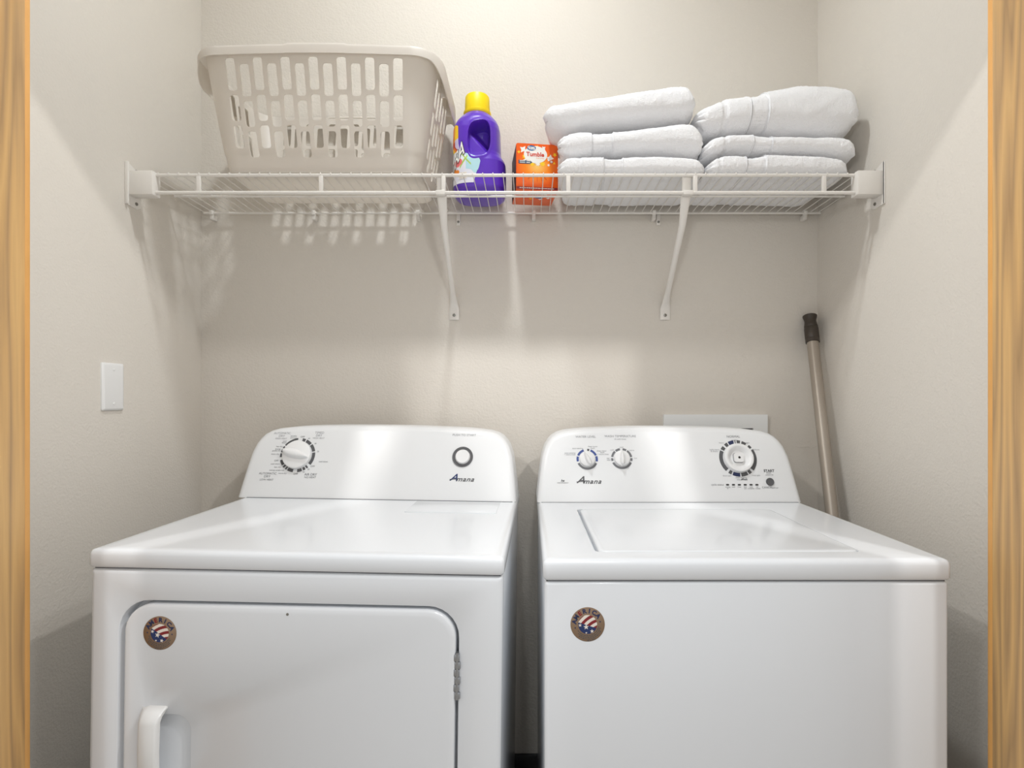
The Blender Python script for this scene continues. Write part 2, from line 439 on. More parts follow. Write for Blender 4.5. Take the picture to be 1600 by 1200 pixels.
# braces
for xb, xt in ((-.232, -.226), (.431, .414)):
    zt = ZS-.043
    pts = [(xt, SF+.006, ZS+.002), (xt, SF+.012, zt+.012), (xt, SF+.022, zt-.012), (lerp(xt, xb, .2), 1.475, EYE+.47),
           (lerp(xt, xb, .5), 1.565, EYE+.405), (lerp(xt, xb, .85), 1.672, EYE+.325), (xb, 1.704, EYE+.298), (xb, YB-.004, EYE+.280), (xb, YB-.0035, EYE+.246)]
    fl = [(.012, .003), (.012, .003), (.0125, .004), (.0095, .0075), (.0085, .0085), (.0085, .0085), (.012, .004), (.0155, .0022), (.0155, .0022)]
    b_ = obj('support_brace', path_tube(pts, .008, 14, flat=lambda i: fl[i]), M['wire'], sh)
    fb = frame((xb, YB, EYE+.260), (1, 0, 0), (0, 0, 1))
    obj('screw', lathe(fb, 0, 0, [(.0055, .004), (.0048, .0075), (.002, .008), (.002, .006), (0, .006)], 14), M['screw'], b_)
    obj('hook', box(xt-.0125, xt+.0125, SF-.007, SF+.010, ZS-.052, ZS-.040, .0015), M['wire'], b_)
for px, scr in ((331, 0), (490, 0), (653, 0), (715, 1), (834, 0), (1022, 0), (1031, 1), (1258, 0)):
    x = (px-VX)*SB/F
    if scr:
        c = obj('wall_clip', box(x-.006, x+.006, YB-.006, YB, ZS-.034, ZS+.012, .0015), M['wire'], sh)
        fc = frame((x, YB-.006, ZS-.024), (1, 0, 0), (0, 0, 1))
        obj('screw', lathe(fc, 0, 0, [(.004, -.001), (.0036, .002), (.0012, .0024), (0, .0012)], 12), M['screw'], c)
    else:
        bm = box(x-.006, x+.006, SB-.006, SB+.005, ZS-.008, ZS+.006, .002)
        box(x-.0055, x+.0055, SB-.002, YB, ZS-.022, ZS-.006, .0015, bm=bm)
        obj('wall_clip', bm, M['wire'], sh)
ZT = ZS+.0059     # top of the deck wires

# ------------------------------------------------------------------ laundry basket
def basket():
    cx, cy = -.534, 1.528
    t = thing('laundry_basket', 'white slotted plastic laundry basket on the left of the wire shelf', 'basket', (cx, cy, ZT))
    H, N = .283, 40
    segs = [('f', 22), ('c', 5), ('r', 14), ('c', 5), ('b', 22), ('c', 5), ('l', 14), ('c', 5)]
    Wb, Db, Wt, Dt = .500, .225, .592, .330
    Rb, Rt = .034, .068
    def ring(k, f, v, grow=0):
        vv = v**.85
        W, D, R = lerp(Wb, Wt, vv)+2*grow, lerp(Db, Dt, vv)+2*grow, lerp(Rb, Rt, vv)+grow
        hx, hy = W/2, D/2
        if k == 0: x, y = lerp(-hx+R, hx-R, f), -hy
        elif k == 1: x, y = hx-R+R*math.sin(f*PI/2), -hy+R-R*math.cos(f*PI/2)
        elif k == 2: x, y = hx, lerp(-hy+R, hy-R, f)
        elif k == 3: x, y = hx-R+R*math.cos(f*PI/2), hy-R+R*math.sin(f*PI/2)
        elif k == 4: x, y = lerp(hx-R, -hx+R, f), hy
        elif k == 5: x, y = -hx+R-R*math.sin(f*PI/2), hy-R+R*math.cos(f*PI/2)
        elif k == 6: x, y = -hx, lerp(hy-R, -hy+R, f)
        else: x, y = -hx+R-R*math.cos(f*PI/2), -hy+R-R*math.sin(f*PI/2)
        bow = .012*v
        if y < 0: y -= bow*(1-(x/hx)**2)
        return x, y
    def P(k, f, v, grow=0, dz=0):
        x, y = ring(k, f, v, grow)
        if grow == 0 and v > .17:
            x, y = ring(k, f, v, .0018)
        return Vector((cx+x, cy+y, ZT+.004+v*(H-.004)+dz))
    bm = bmesh.new(); cache = {}
    def V(k, f, v):
        p = P(k, f, v); key = (round(p.x, 5), round(p.y, 5), round(p.z, 5))
        if key not in cache: cache[key] = bm.verts.new(p)
        return cache[key]
    def face(vs):
        u = []
        for q in vs:
            if q not in u: u.append(q)
        if len(u) > 2:
            try: bm.faces.new(u)
            except ValueError: pass
    def plain(k, f0, f1, j0, j1, m):
        for j in range(j0, j1):
            for i in range(m):
                a, b = lerp(f0, f1, i/m), lerp(f0, f1, (i+1)/m)
                face([V(k, a, j/N), V(k, b, j/N), V(k, b, (j+1)/N), V(k, a, (j+1)/N)])
    def holecell(k, f0, f1, j0, j1, m, wid, hei):
        n = j1-j0
        per = [(i/m, 0) for i in range(m)]+[(1, j/n) for j in range(n)]+[(1-i/m, 1) for i in range(m)]+[(0, 1-j/n) for j in range(n)]
        hx, hy = wid*.34, hei/2-wid*.15
        r = wid*.19
        inner = []
        for a, b in per:
            x, y = (a*2-1)*hx, (b*2-1)*hy
            qx, qy = max(-hx+r, min(hx-r, x)), max(-hy+r, min(hy-r, y))
            dx, dy = x-qx, y-qy; L = math.hypot(dx, dy)
            if L > 1e-9 and abs(dx) > 1e-9 and abs(dy) > 1e-9: x, y = qx+dx/L*r, qy+dy/L*r
            inner.append((x/wid+.5, y/hei+.5))
        O = [V(k, lerp(f0, f1, a), lerp(j0, j1, b)/N) for a, b in per]
        I = [bm.verts.new(P(k, lerp(f0, f1, a), lerp(j0, j1, b)/N)) for a, b in inner]
        L = len(per)
        for i in range(L): face([O[i], O[(i+1) % L], I[(i+1) % L], I[i]])
    M6 = 6
    for k in range(8):
        if k % 2: plain(k, 0, 1, 0, N, 7); continue
        nc = 13 if k in (0, 4) else 5
        mg = .0 if k in (0, 4) else .02
        plain(k, 0, mg, 0, N, 1); plain(k, 1-mg, 1, 0, N, 1)
        for c in range(nc):
            f0, f1 = lerp(mg, 1-mg, c/nc), lerp(mg, 1-mg, (c+1)/nc)
            rows = ((24, 36), (14, 24), (4, 14)) if c % 2 else ((26, 38), (16, 26), (7, 16))
            lo, hi = rows[2][0], rows[0][1]
            plain(k, f0, f1, 0, lo, M6); plain(k, f0, f1, hi, N, M6)
            for j0, j1 in rows:
                a = P(k, f0, (j0+j1)/2/N); b = P(k, f1, (j0+j1)/2/N)
                holecell(k, f0, f1, j0, j1, M6, (a-b).length, (j1-j0)/N*H)
    bmesh.ops.recalc_face_normals(bm, faces=bm.faces[:])
    # base plate joins the bottom ring
    bot = [V(k, f/7 if k % 2 else 0, 0) for k in range(8) for f in (range(7) if k % 2 else (0,))]
    bmesh.ops.solidify(bm, geom=bm.faces[:], thickness=.0024)
    obj('slotted_wall', bm, M['basket'], t, angle=35)
    # base
    def ringpts(v, grow, z):
        out = []
        for k in range(8):
            m = 8 if k % 2 == 0 else 7
            for i in range(m):
                x, y = ring(k, i/m, v, grow); out.append(Vector((cx+x, cy+y, z)))
        return out
    bm = bmesh.new(); R = []
    for g, z in ((.001, ZT+.009), (.0005, ZT+.004), (-.004, ZT+.0008), (-.012, ZT+.0004)): R.append([bm.verts.new(p) for p in ringpts(0, g, z)])
    for A, B in zip(R, R[1:]):
        for i in range(len(A)): bm.faces.new((A[i], A[(i+1) % len(A)], B[(i+1) % len(A)], B[i]))
    bm.faces.new(R[-1]); bm.faces.new(R[0][::-1])
    obj('base', bm, M['basket'], t)
    # rolled rim with deeper handles on the short sides
    bm = bmesh.new(); rings = []
    prof = [(0, 0), (.002, .005), (.012, .0065), (.019, .004), (.0215, -.002), (.022, -1)]
    params = []
    for k in range(8):
        m = 40 if k in (0, 4) else (16 if k in (2, 6) else 14)
        params += [(k, i/m) for i in range(m)]
    for k, f in params:
        x, y = ring(k, f, 1); x2, y2 = ring(k, f, 1, .01)
        nx, ny = x2-x, y2-y; L = math.hypot(nx, ny) or 1; nx, ny = nx/L, ny/L
        mid = 1 if (k in (0, 4) and abs(f-.52) < .17) else 0
        side = 1 if k in (2, 6) else 0
        edge = 0
        if k in (1, 7, 3, 5):
            g = f if k in (1, 5) else 1-f
            edge = sstep(.45, 1, g)
        skirt = .019+.040*max(side, edge)+.002*mid
        row = []
        for a, dz in prof:
            if dz == -1: dz = -skirt
            row.append(bm.verts.new(Vector((cx+x+nx*a*(1+.1*mid), cy+y+ny*a*(.55+.45*abs(nx)), ZT+H+dz+.0028*mid))))
        rings.append(row)
    n = len(rings)
    for i in range(n):
        A, B = rings[i], rings[(i+1) % n]
        for j in range(len(A)-1): bm.faces.new((A[j], B[j], B[j+1], A[j+1]))
    bmesh.ops.recalc_face_normals(bm, faces=bm.faces[:])
    bmesh.ops.solidify(bm, geom=bm.faces[:], thickness=.0022)
    rim = obj('rim', bm, M['basket'], t, angle=45)
    for sx in (1, -1):
        for yy in (-.045, .055):
            xx = cx+sx*(Wt/2+.001)
            obj('handle_rib', box(min(xx, xx+sx*.018), max(xx, xx+sx*.018), cy+yy-.0012, cy+yy+.0012, ZT+H-.050, ZT+H-.001, .0004), M['basket'], rim)
basket()

# ------------------------------------------------------------------ detergent bottle
def bottle():
    y0 = 1.607
    prof = [(0, .058, -.141, .054), (.0015, .066, -.141, .061), (.008, .0735, -.141, .068), (.020, .0768, -.141, .071), (.060, .0770, -.141, .0715), (.092, .0765, -.1415, .071),
            (.101, .0745, -.1425, .069), (.110, .0715, -.1455, .067), (.120, .0695, -.1475, .066), (.150, .0690, -.149, .065), (.190, .0680, -.149, .064),
            (.206, .0650, -.149, .061), (.220, .0590, -.149, .056), (.232, .0505, -.149, .049), (.241, .0415, -.149, .041), (.246, .0355, -.149, .0355), (.252, .034, -.149, .034)]
    A = [(p[0], p[1]) for p in prof]; CX = [(p[0], p[2]) for p in prof]; B = [(p[0], p[3]) for p in prof]
    def surf(th, z, off=0, rec=True):
        a, b, c = interp(A, z), interp(B, z), interp(CX, z)
        e = lerp(.70, 1, sstep(.200, .246, z))
        ct, st = math.cos(th), math.sin(th)
        x = c+(a+off)*math.copysign(abs(ct)**e, ct); y = y0+(b+off)*math.copysign(abs(st)**e, st)
        if rec and st < 0:
            # D-shaped finger recess below the cap
            u, v = (x+.1385)/.031, (z-.152)/.051
            u2 = u if u > 0 else u*1.0
            vv = v-(.12*u)
            q = (abs(u2)**3.2+abs(vv if vv > 0 else vv*1.02)**2.6)
            m = 1-sstep(.72, 1.08, q)
            if m > 0:
                s = (u*.55+v*.8)
                y += m*lerp(.016, .062, sstep(-.25, .45, s))
            elif q < 1.9: y -= .0022*(1-sstep(1.08, 1.9, q))
        return Vector((x, y, ZT+z))
    t = thing('detergent_bottle', 'purple laundry detergent bottle with a yellow cap on the wire shelf', 'bottle', (-.145, y0, ZT))
    zs = [0, .0008, .0015, .004, .008, .014]+[.02+i*.0015 for i in range(153)]+[.2495, .252]
    zs = [z for z in zs if z <= .252]
    NT = 440; vs = []; fs = []
    for z in zs:
        for k in range(NT): vs.append(surf(2*PI*k/NT, z))
    for j in range(len(zs)-1):
        for k in range(NT):
            l = (k+1) % NT
            fs.append((j*NT+k, j*NT+l, (j+1)*NT+l, (j+1)*NT+k))
    fs.append(tuple(range(NT))[::-1]); fs.append(tuple((len(zs)-1)*NT+k for k in range(NT)))
    obj('body', (vs, fs), M['purple'], t, angle=60)
    fr = frame((-.149, y0, ZT), (1, 0, 0), (0, 1, 0))
    obj('neck_ring', lathe(fr, 0, 0, [(.034, .240), (.0385, .245), (.0405, .249), (.0405, .254), (.0375, .256), (.034, .258), (.034, .24)], 48), M['yellow'], t)
    bm = bmesh.new(); n = 96; R = []
    for r, h, k in ((.0355, .256, 0), (.0362, .259, 1), (.0348, .298, 1), (.0335, .301, 0), (.030, .3025, 0)):
        R.append([bm.verts.new(on(fr, (r+(.0005 if i % 2 else -.0005)*k)*math.cos(2*PI*i/n), (r+(.0005 if i % 2 else -.0005)*k)*math.sin(2*PI*i/n), h)) for i in range(n)])
    for a, b in zip(R, R[1:]):
        for i in range(n): bm.faces.new((a[i], a[(i+1) % n], b[(i+1) % n], b[i]))
    bm.faces.new(R[-1]); bm.faces.new(R[0][::-1])
    obj('cap', bm, M['yellow'], t)
    # printed wrap-around label: a grid on the surface, coloured cell by cell
    mats = [M['labelwhite'], M['lavender'], M['sunny'], M['orangeink'], M['red'], M['greenink'], M['pink'], M['teal'], M['purple']]
    vs, fs, mi = [], [], []
    n1, n2 = 330, 300; T0, T1, z0, z1 = 160, 275, .018, .198
    def col(th, z):
        u = (th-T0)/(T1-T0)
        lim = interp([(.018, 258), (.022, 266), (.06, 270), (.085, 272), (.097, 270), (.104, 264), (.109, 254), (.113, 245), (.118, 238), (.14, 233), (.165, 232), (.19, 231), (.194, 226), (.198, 215)], z)
        low = .024+.05*max(0, (230-th))/90*0
        if th > lim or z < low: return None
        # badge
        if z > .150+.22*(th-205)/1000 and z < .197:
            if th > 214: return 2
            return 3
        if z > .135:
            if th > 222 and z < .150: return 1
            return 1 if th > 216 else (4 if z < .148 else 3)
        if z > .118:
            q = (th-185)*.001+(z-.118)
            if q < .020: return 5
            if q < .032: return 2
            return 3 if q < .042 else (4 if q < .048 else 1)
        def d(tc, zc, rt, rz): return ((th-tc)/rt)**2+((z-zc)/rz)**2 < 1
        if d(222, .083, 9, .008) or d(236, .085, 7, .009) or d(229, .077, 8, .006): return 6
        if d(214, .060, 9, .008) or d(226, .057, 8, .007): return 3
        if abs((th-246)*.0016+.085-z) < .004 and 236 < th < 256: return 5
        if abs(-(th-252)*.0016+.092-z) < .003 and 240 < th < 262: return 5
        if th > 252 and z > .060+.0018*(262-th)*(.5+.5*math.sin(z*260)): return 7
        if z > .108 and th > 236: return 1
        return 0
    for j in range(n2+1):
        for i in range(n1+1):
            vs.append(surf(math.radians(lerp(T0, T1, i/n1)), lerp(z0, z1, j/n2), .0006, False)-Vector((0, .0003, 0)))
    for j in range(n2):
        for i in range(n1):
            c = col(lerp(T0, T1, (i+.5)/n1), lerp(z0, z1, (j+.5)/n2))
            if c is not None:
                fs.append((j*(n1+1)+i, j*(n1+1)+i+1, (j+1)*(n1+1)+i+1, (j+1)*(n1+1)+i)); mi.append(c)
    lab = obj('label', (vs, fs, mi), mats, t, angle=180, label='printed label with bright fruit colours')
    def tm(off):
        def f(a, b):   # a, b in metres along the label
            th = 217+a*470; z = .083+b+(a*.62)
            return surf(math.radians(th), z, off, False)-Vector((0, off*.6, 0))
        return f
    acc = ([], []); put_text(acc, 'XTRA', .060, tm(.0012), bold=.0026, shear=.15, space=.86)
    obj('lettering', acc, M['black'], lab, smooth=False)
    acc = ([], []); put_text(acc, 'XTRA', .060, tm(.0018), bold=.0004, shear=.15, space=.86)
    obj('lettering', acc, M['white'], lab, smooth=False)
    # small bar code panel
    def cell(th0, th1, za, zb, off, m_, nm, par):
        vs = [surf(math.radians(lerp(th0, th1, i/6)), z, off, False)-Vector((0, off*.6, 0)) for z in (za, zb) for i in range(7)]
        obj(nm, (vs, [(i, i+1, i+8, i+7) for i in range(6)]), m_, par, smooth=False)
    cell(234, 254, .036, .054, .0014, M['cream'], 'price_patch', lab)
    for i in range(7): cell(238+i*2, 239+i*2, .040, .050, .002, M['lightgrey'], 'bar', lab)
bottle()

# ------------------------------------------------------------------ dryer sheet carton
def carton():
    t = thing('dryer_sheet_box', 'orange carton of dryer sheets beside the purple bottle', 'box', (0, 0, 0))
    W, D, H = .119, .122, .129
    fr = frame((0, -D/2, 0), (1, 0, 0), (0, 0, 1))
    bm = box(-W/2, W/2, -D/2, D/2, 0, H-.001, .0015)
    obj('carton', bm, [M['orange']], t)
    obj('side_panel', box(-W/2-.0004, -W/2+.0001, -D/2+.002, D/2-.002, .002, H-.004), M['boxdark'], t, smooth=False, label='dark printed side')
    obj('bottom_print', box(-W/2+.004, W/2-.004, -D/2+.004, D/2-.05, -.0004, .0001), M['orange'], t, smooth=False)
    fl = obj('front_flap', slab(fr, rrpts(-W/2+.0005, W/2-.0005, H*.345, H, .004), 0, .0012), M['orange'], t, smooth=False)
    def ell(cx, cy, rx, ry, h, m_, nm, n=40, f=fr, rot=0):
        cr, sr = math.cos(rot), math.sin(rot)
        pts = [(cx+rx*math.cos(2*PI*i/n)*cr-ry*math.sin(2*PI*i/n)*sr, cy+rx*math.cos(2*PI*i/n)*sr+ry*math.sin(2*PI*i/n)*cr) for i in range(n)]
        return obj(nm, slab(f, pts, h-.0003, h), m_, fl, smooth=False)
    ell(-.005, H*.765, .033, .024, .0018, M['white'], 'print_oval')
    ell(-.0165, H*.905, .0125, .0075, .0022, M['ovalblue'], 'brand_oval')
    acc = ([], [])
    put_text(acc, 'Great', .0085, lambda a, b: on(fr, -.0175+a, H*.918+b, .0025), bold=.00025)
    put_text(acc, 'Value', .0085, lambda a, b: on(fr, -.0155+a, H*.888+b, .0025), bold=.00025)
    obj('lettering', acc, M['white'], fl, smooth=False)
    acc = ([], []); put_text(acc, 'Tumble', .0165, lambda a, b: on(fr, -.006+a, H*.765+b, .0022), bold=.0005)
    obj('lettering', acc, M['red'], fl, smooth=False)
    acc = ([], []); put_text(acc, 'dryer sheets', .0045, lambda a, b: on(fr, .008+a, H*.69+b, .0022))
    obj('lettering', acc, M['orangeink'], fl, smooth=False)
    obj('print_tag', slab(fr, [(-.053, H*.56), (-.020, H*.56), (-.014, H*.595), (-.020, H*.635), (-.053, H*.635)], .0012, .0018), M['tagblue'], fl, smooth=False)
    bm = bmesh.new()
    for i in range(2):
        for a, b in ((-.050, -.034), (-.031, -.020)):
            slab(fr, [(a, H*.578+i*.0045), (b, H*.578+i*.0045), (b, H*.593+i*.0045), (a, H*.593+i*.0045)], .0018, .0021, bm)
    obj('print_lines', bm, M['cream'], fl, smooth=False)
    rnd = random.Random(5)
    def star(cx, cy, r, m_, h=.00165, pts=5, k=.5, rot=0, f=fr, par=None, nm='print_fleck'):
        P_ = [(cx+(r if i % 2 == 0 else r*k)*math.sin(PI*i/pts+rot), cy+(r if i % 2 == 0 else r*k)*math.cos(PI*i/pts+rot)) for i in range(2*pts)]
        return obj(nm, slab(f, P_, h-.0003, h), m_, par or fl, smooth=False)
    for cx, cy, r, m_, n_, rot in ((-.040, .112, .011, 'white', 4, .6), (-.036, .092, .0075, 'sunny', 6, 0), (-.034, .082, .006, 'white', 4, .2), (-.052, .104, .005, 'sunny', 4, 0),
                                   (.0015, .0735, .008, 'white', 7, .2), (-.014, .072, .008, 'sunny', 6, .5), (.015, .074, .009, 'sunny', 7, .1), (.037, .091, .0105, 'white', 4, .1),
                                   (.050, .101, .0065, 'sunny', 5, .7), (.048, .077, .0045, 'sunny', 3, 0), (.032, .071, .0045, 'white', 5, .4), (.018, .118, .007, 'white', 4, .9), (.0, .121, .005, 'sunny', 5, .3), (.033, .0865, .006, 'white', 5, 0)):
        star(cx, cy, r, M[m_], pts=n_, rot=rot)
    ell(.040, .0805, .0052, .0052, .0021, M['red'], 'print_badge'); ell(.040, .0805, .0036, .0036, .0024, M['cream'], 'print_badge')
    bm = bmesh.new()
    for i in range(11):
        a = math.radians(-75+i*15); o = Vector((0, .070))
        p = Vector((math.sin(a)*.052, -math.cos(a)*.046+.070)); q = Vector((math.sin(a)*.022, -math.cos(a)*.022+.070))
        if abs(p.x) > W/2-.004 or p.y < .012: p = q+(p-q)*.55
        nn = Vector((math.cos(a), math.sin(a)))*.00028
        if q.y > .052: continue
        slab(fr, [tuple(q-nn), tuple(p-nn), tuple(p+nn), tuple(q+nn)], 0, .0014, bm)
    obj('print_rays', bm, M['red'], t, smooth=False)
    obj('print_band', slab(fr, [(-W/2+.001, 0.001), (W/2-.001, .001), (W/2-.001, .0085), (-W/2+.001, .0085)], 0, .0004), M['dkred'], t, smooth=False)
    bm = bmesh.new(); x = -.050
    while x < .044:
        L = rnd.choice((.002, .003, .0045)); slab(fr, [(x, .004), (x+L, .004), (x+L, .0058), (x, .0058)], .0004, .0007, bm); x += L+.0012
    obj('print_lines', bm, M['cream'], t, smooth=False)
    # underside repeats the front print
    fb = frame((0, 0, 0), (1, 0, 0), (0, -1, 0))    # normal points down
    for cx, cy, rx, ry, m_, h in ((0, .024, .036, .0145, 'white', .0008), (.013, .006, .013, .0048, 'ovalblue', .0011), (-.028, .004, .012, .0042, 'red', .0010)):
        n = 32; obj('bottom_oval', slab(fb, [(cx+rx*math.cos(2*PI*i/n), cy+ry*math.sin(2*PI*i/n)) for i in range(n)], h-.0003, h), M[m_], t, smooth=False)
    acc = ([], []); put_text(acc, 'Tumble', .0165, lambda a, b: on(fb, .002-a, .026-b*.8, .0011), bold=.0004)
    obj('lettering', acc, M['red'], t, smooth=False)
    for cx, cy, r, m_, n_ in ((-.042, .026, .006, 'sunny', 5), (.040, .004, .007, 'white', 4), (.045, .020, .006, 'sunny', 5), (-.010, -.005, .006, 'sunny', 6), (.018, -.006, .007, 'white', 4)):
        star(cx, cy, r, M[m_], h=.0009, pts=n_, f=fb, par=t)
    t.location = (.0185, 1.595, ZT+.0016); t.rotation_euler = (0, 0, math.radians(7))
carton()

# ------------------------------------------------------------------ towels
def towel(label, top, bot, y0, y1, band, seed, nl, yref=1.43, shear=0, endr=.030, ne=2.6):
    """top/bot: outline of the front fold as (pixel x, pixel y) pairs at depth yref"""
    X = lambda px: (px-VX)*yref/F
    Z = lambda py: EYE+(VY-py)*yref/F
    top = [(X(a), max(Z(b), ZT+.02)) for a, b in top]; bot = [(X(a), max(Z(b), ZT)) for a, b in bot]
    xl, xr = top[0][0], top[-1][0]
    t = thing('folded_towel', label, 'towel', ((xl+xr)/2, (y0+y1)/2, min(b for _, b in bot)), 'white towels folded on the wire shelf')
    NX, NP = 150, 110
    ts = []
    for i in range(NX+1):
        u = i/NX
        ts.append(-math.cos(PI*u)*.35+(u*2-1)*.65)
    def pt(s, k, off=0):
        u = (s+1)/2; x = lerp(xl, xr, u)
        zt, zb = sinterp(top, x), sinterp(bot, x)
        # rounding of the ends
        L = (xr-xl)/2; e = min(1, max(0, (L*(1-abs(s)))/endr)); e = 1-(1-e)**2.2
        e = max(e, 0)**.5
        hy = (y1-y0)/2; hz = (zt-zb)/2; zc = (zt+zb)/2
        a = 2*PI*k/NP; c, sn = math.cos(a), math.sin(a)
        ex = 2/ne
        rz = math.copysign(abs(sn)**ex, sn); ry = math.copysign(abs(c)**(ex), c)
        p = Vector((x, (y0+y1)/2-ry*hy*lerp(.80, 1, e), zc+rz*hz*lerp(.42, 1, e)))
        if abs(s) >= .9999: p.y = (y0+y1)/2-ry*hy*.6; p.z = zc+rz*hz*.25
        # folded layers show as rolls at the ends
        ed = 1-sstep(0, .030, L*(1-abs(s)))
        if ed > 0 and abs(s) < .9999:
            lay = abs(math.cos(nl*PI*(rz*.5+.5)+.35*math.sin(9*p.y+seed)))
            amt = (.011 if s < 0 else .004)
            p.x += math.copysign(1, s)*ed*(lay-.6)*amt
        p.x += shear*(p.y-y0)*(1-u)
        # soft terry lumps and shallow creases
        q = Vector((p.x*7, p.y*9, p.z*14+seed*3.1)); n1 = noise.noise(q)
        n2 = noise.noise(Vector((p.x*26, p.y*30, p.z*46+seed)))
        n3 = noise.noise(Vector((p.x*170, p.y*190, p.z*190+seed)))
        nrm = Vector((0, -ry, rz)).normalized() if (abs(ry)+abs(rz)) > 0 else Vector((0, 0, 1))
        d = n1*.0035+n2*.0018+n3*.0014
        if band:
            for b0, b1, dp in band:
                bx0, bx1 = X(b0), X(b1)
                g = sstep(bx0-.003, bx0, p.x)*(1-sstep(bx1, bx1+.003, p.x)); d -= g*dp
        p += nrm*(d+off)
        if p.z < ZT+.0003: p.z = ZT+.0003+n3*.0002+off*.2
        return p
    vs = [pt(s, k) for s in ts for k in range(NP)]; fs = []
    for i in range(NX):
        for k in range(NP):
            l = (k+1) % NP; fs.append((i*NP+k, (i+1)*NP+k, (i+1)*NP+l, i*NP+l))
    fs.append(tuple(range(NP))); fs.append(tuple(NX*NP+k for k in range(NP))[::-1])
    obj('terry_body', (vs, fs), M['towel'], t, angle=180)
    if band:
        b0, b1, dp = band[0]; s0, s1 = ((X(b)-xl)/(xr-xl)*2-1 for b in (b0+1, b1-1))
        n = 14; vs = []; fs = []
        ks = [k % NP for k in range(-NP*44//100, NP*44//100)]
        for i in range(n+1):
            for k in ks: vs.append(pt(lerp(s0, s1, i/n), k, .0009))
        m = len(ks)
        for i in range(n):
            for k in range(m-1): fs.append((i*m+k, (i+1)*m+k, (i+1)*m+k+1, i*m+k+1))
        obj('woven_border', (vs, fs), M['weave'], t, angle=180, label='flat woven border band')
        for b in (b0-2, b1+2):     # raised cord beside the band
            s = (X(b)-xl)/(xr-xl)*2-1
            bm = path_tube([pt(s, k, .0006) for k in ks[::2]], .0011, 6)
            obj('hem_cord', bm, M['weave'], t)
    return t
towel('bottom white towel of the left stack, lying on the wire shelf', [(871, 252), (885, 244), (930, 240), (960, 242), (1010, 239), (1060, 240), (1090, 245), (1102, 256)],
      [(871, 276), (1102, 276)], 1.418, 1.692, [(944, 971, .0042), (903, 907, .002)], 1, 3, ne=3.4, shear=.13)
towel('middle white towel of the left stack', [(871, 207), (885, 199), (905, 194), (930, 196), (960, 194), (1000, 190), (1050, 184), (1084, 181), (1101, 198)],
      [(871, 243), (890, 246), (925, 240), (960, 239), (1020, 238), (1070, 241), (1101, 246)], 1.425, 1.685, [(926, 957, .0042), (884, 888, .002)], 2, 4, shear=.13)
towel('top white towel of the left stack, tilted up to the right', [(848, 166), (856, 156), (880, 150), (930, 139), (980, 131), (1030, 123), (1065, 119), (1080, 122), (1089, 136)],
      [(848, 194), (862, 197), (885, 199), (915, 194), (950, 191), (985, 188), (1040, 185), (1089, 182)], 1.43, 1.68, None, 3, 2, endr=.026, shear=.20)
towel('bottom white towel of the right stack, lying on the wire shelf', [(1106, 252), (1120, 243), (1140, 238), (1175, 241), (1200, 237), (1260, 239), (1300, 243), (1318, 250), (1326, 262)],
      [(1106, 276), (1326, 276)], 1.418, 1.692, [(1166, 1194, .0042), (1122, 1126, .002)], 4, 3, ne=3.4)
towel('middle white towel of the right stack', [(1102, 220), (1114, 210), (1140, 203), (1170, 201), (1210, 204), (1270, 205), (1315, 205), (1333, 214), (1341, 229)],
      [(1102, 247), (1120, 243), (1150, 237), (1200, 239), (1260, 239), (1310, 246), (1341, 248)], 1.425, 1.685, [(1179, 1206, .003), (1132, 1137, .003)], 5, 3)
towel('thick top white towel of the right stack, bulging to the right', [(1093, 168), (1100, 158), (1120, 147), (1140, 137), (1165, 134), (1185, 131), (1210, 123), (1250, 116), (1280, 115), (1325, 119), (1340, 130), (1348, 158)],
      [(1093, 192), (1104, 204), (1130, 205), (1180, 201), (1220, 205), (1280, 206), (1320, 206), (1348, 196)], 1.43, 1.68, [(1176, 1202, .0042), (1132, 1138, .003)], 6, 4, endr=.030)

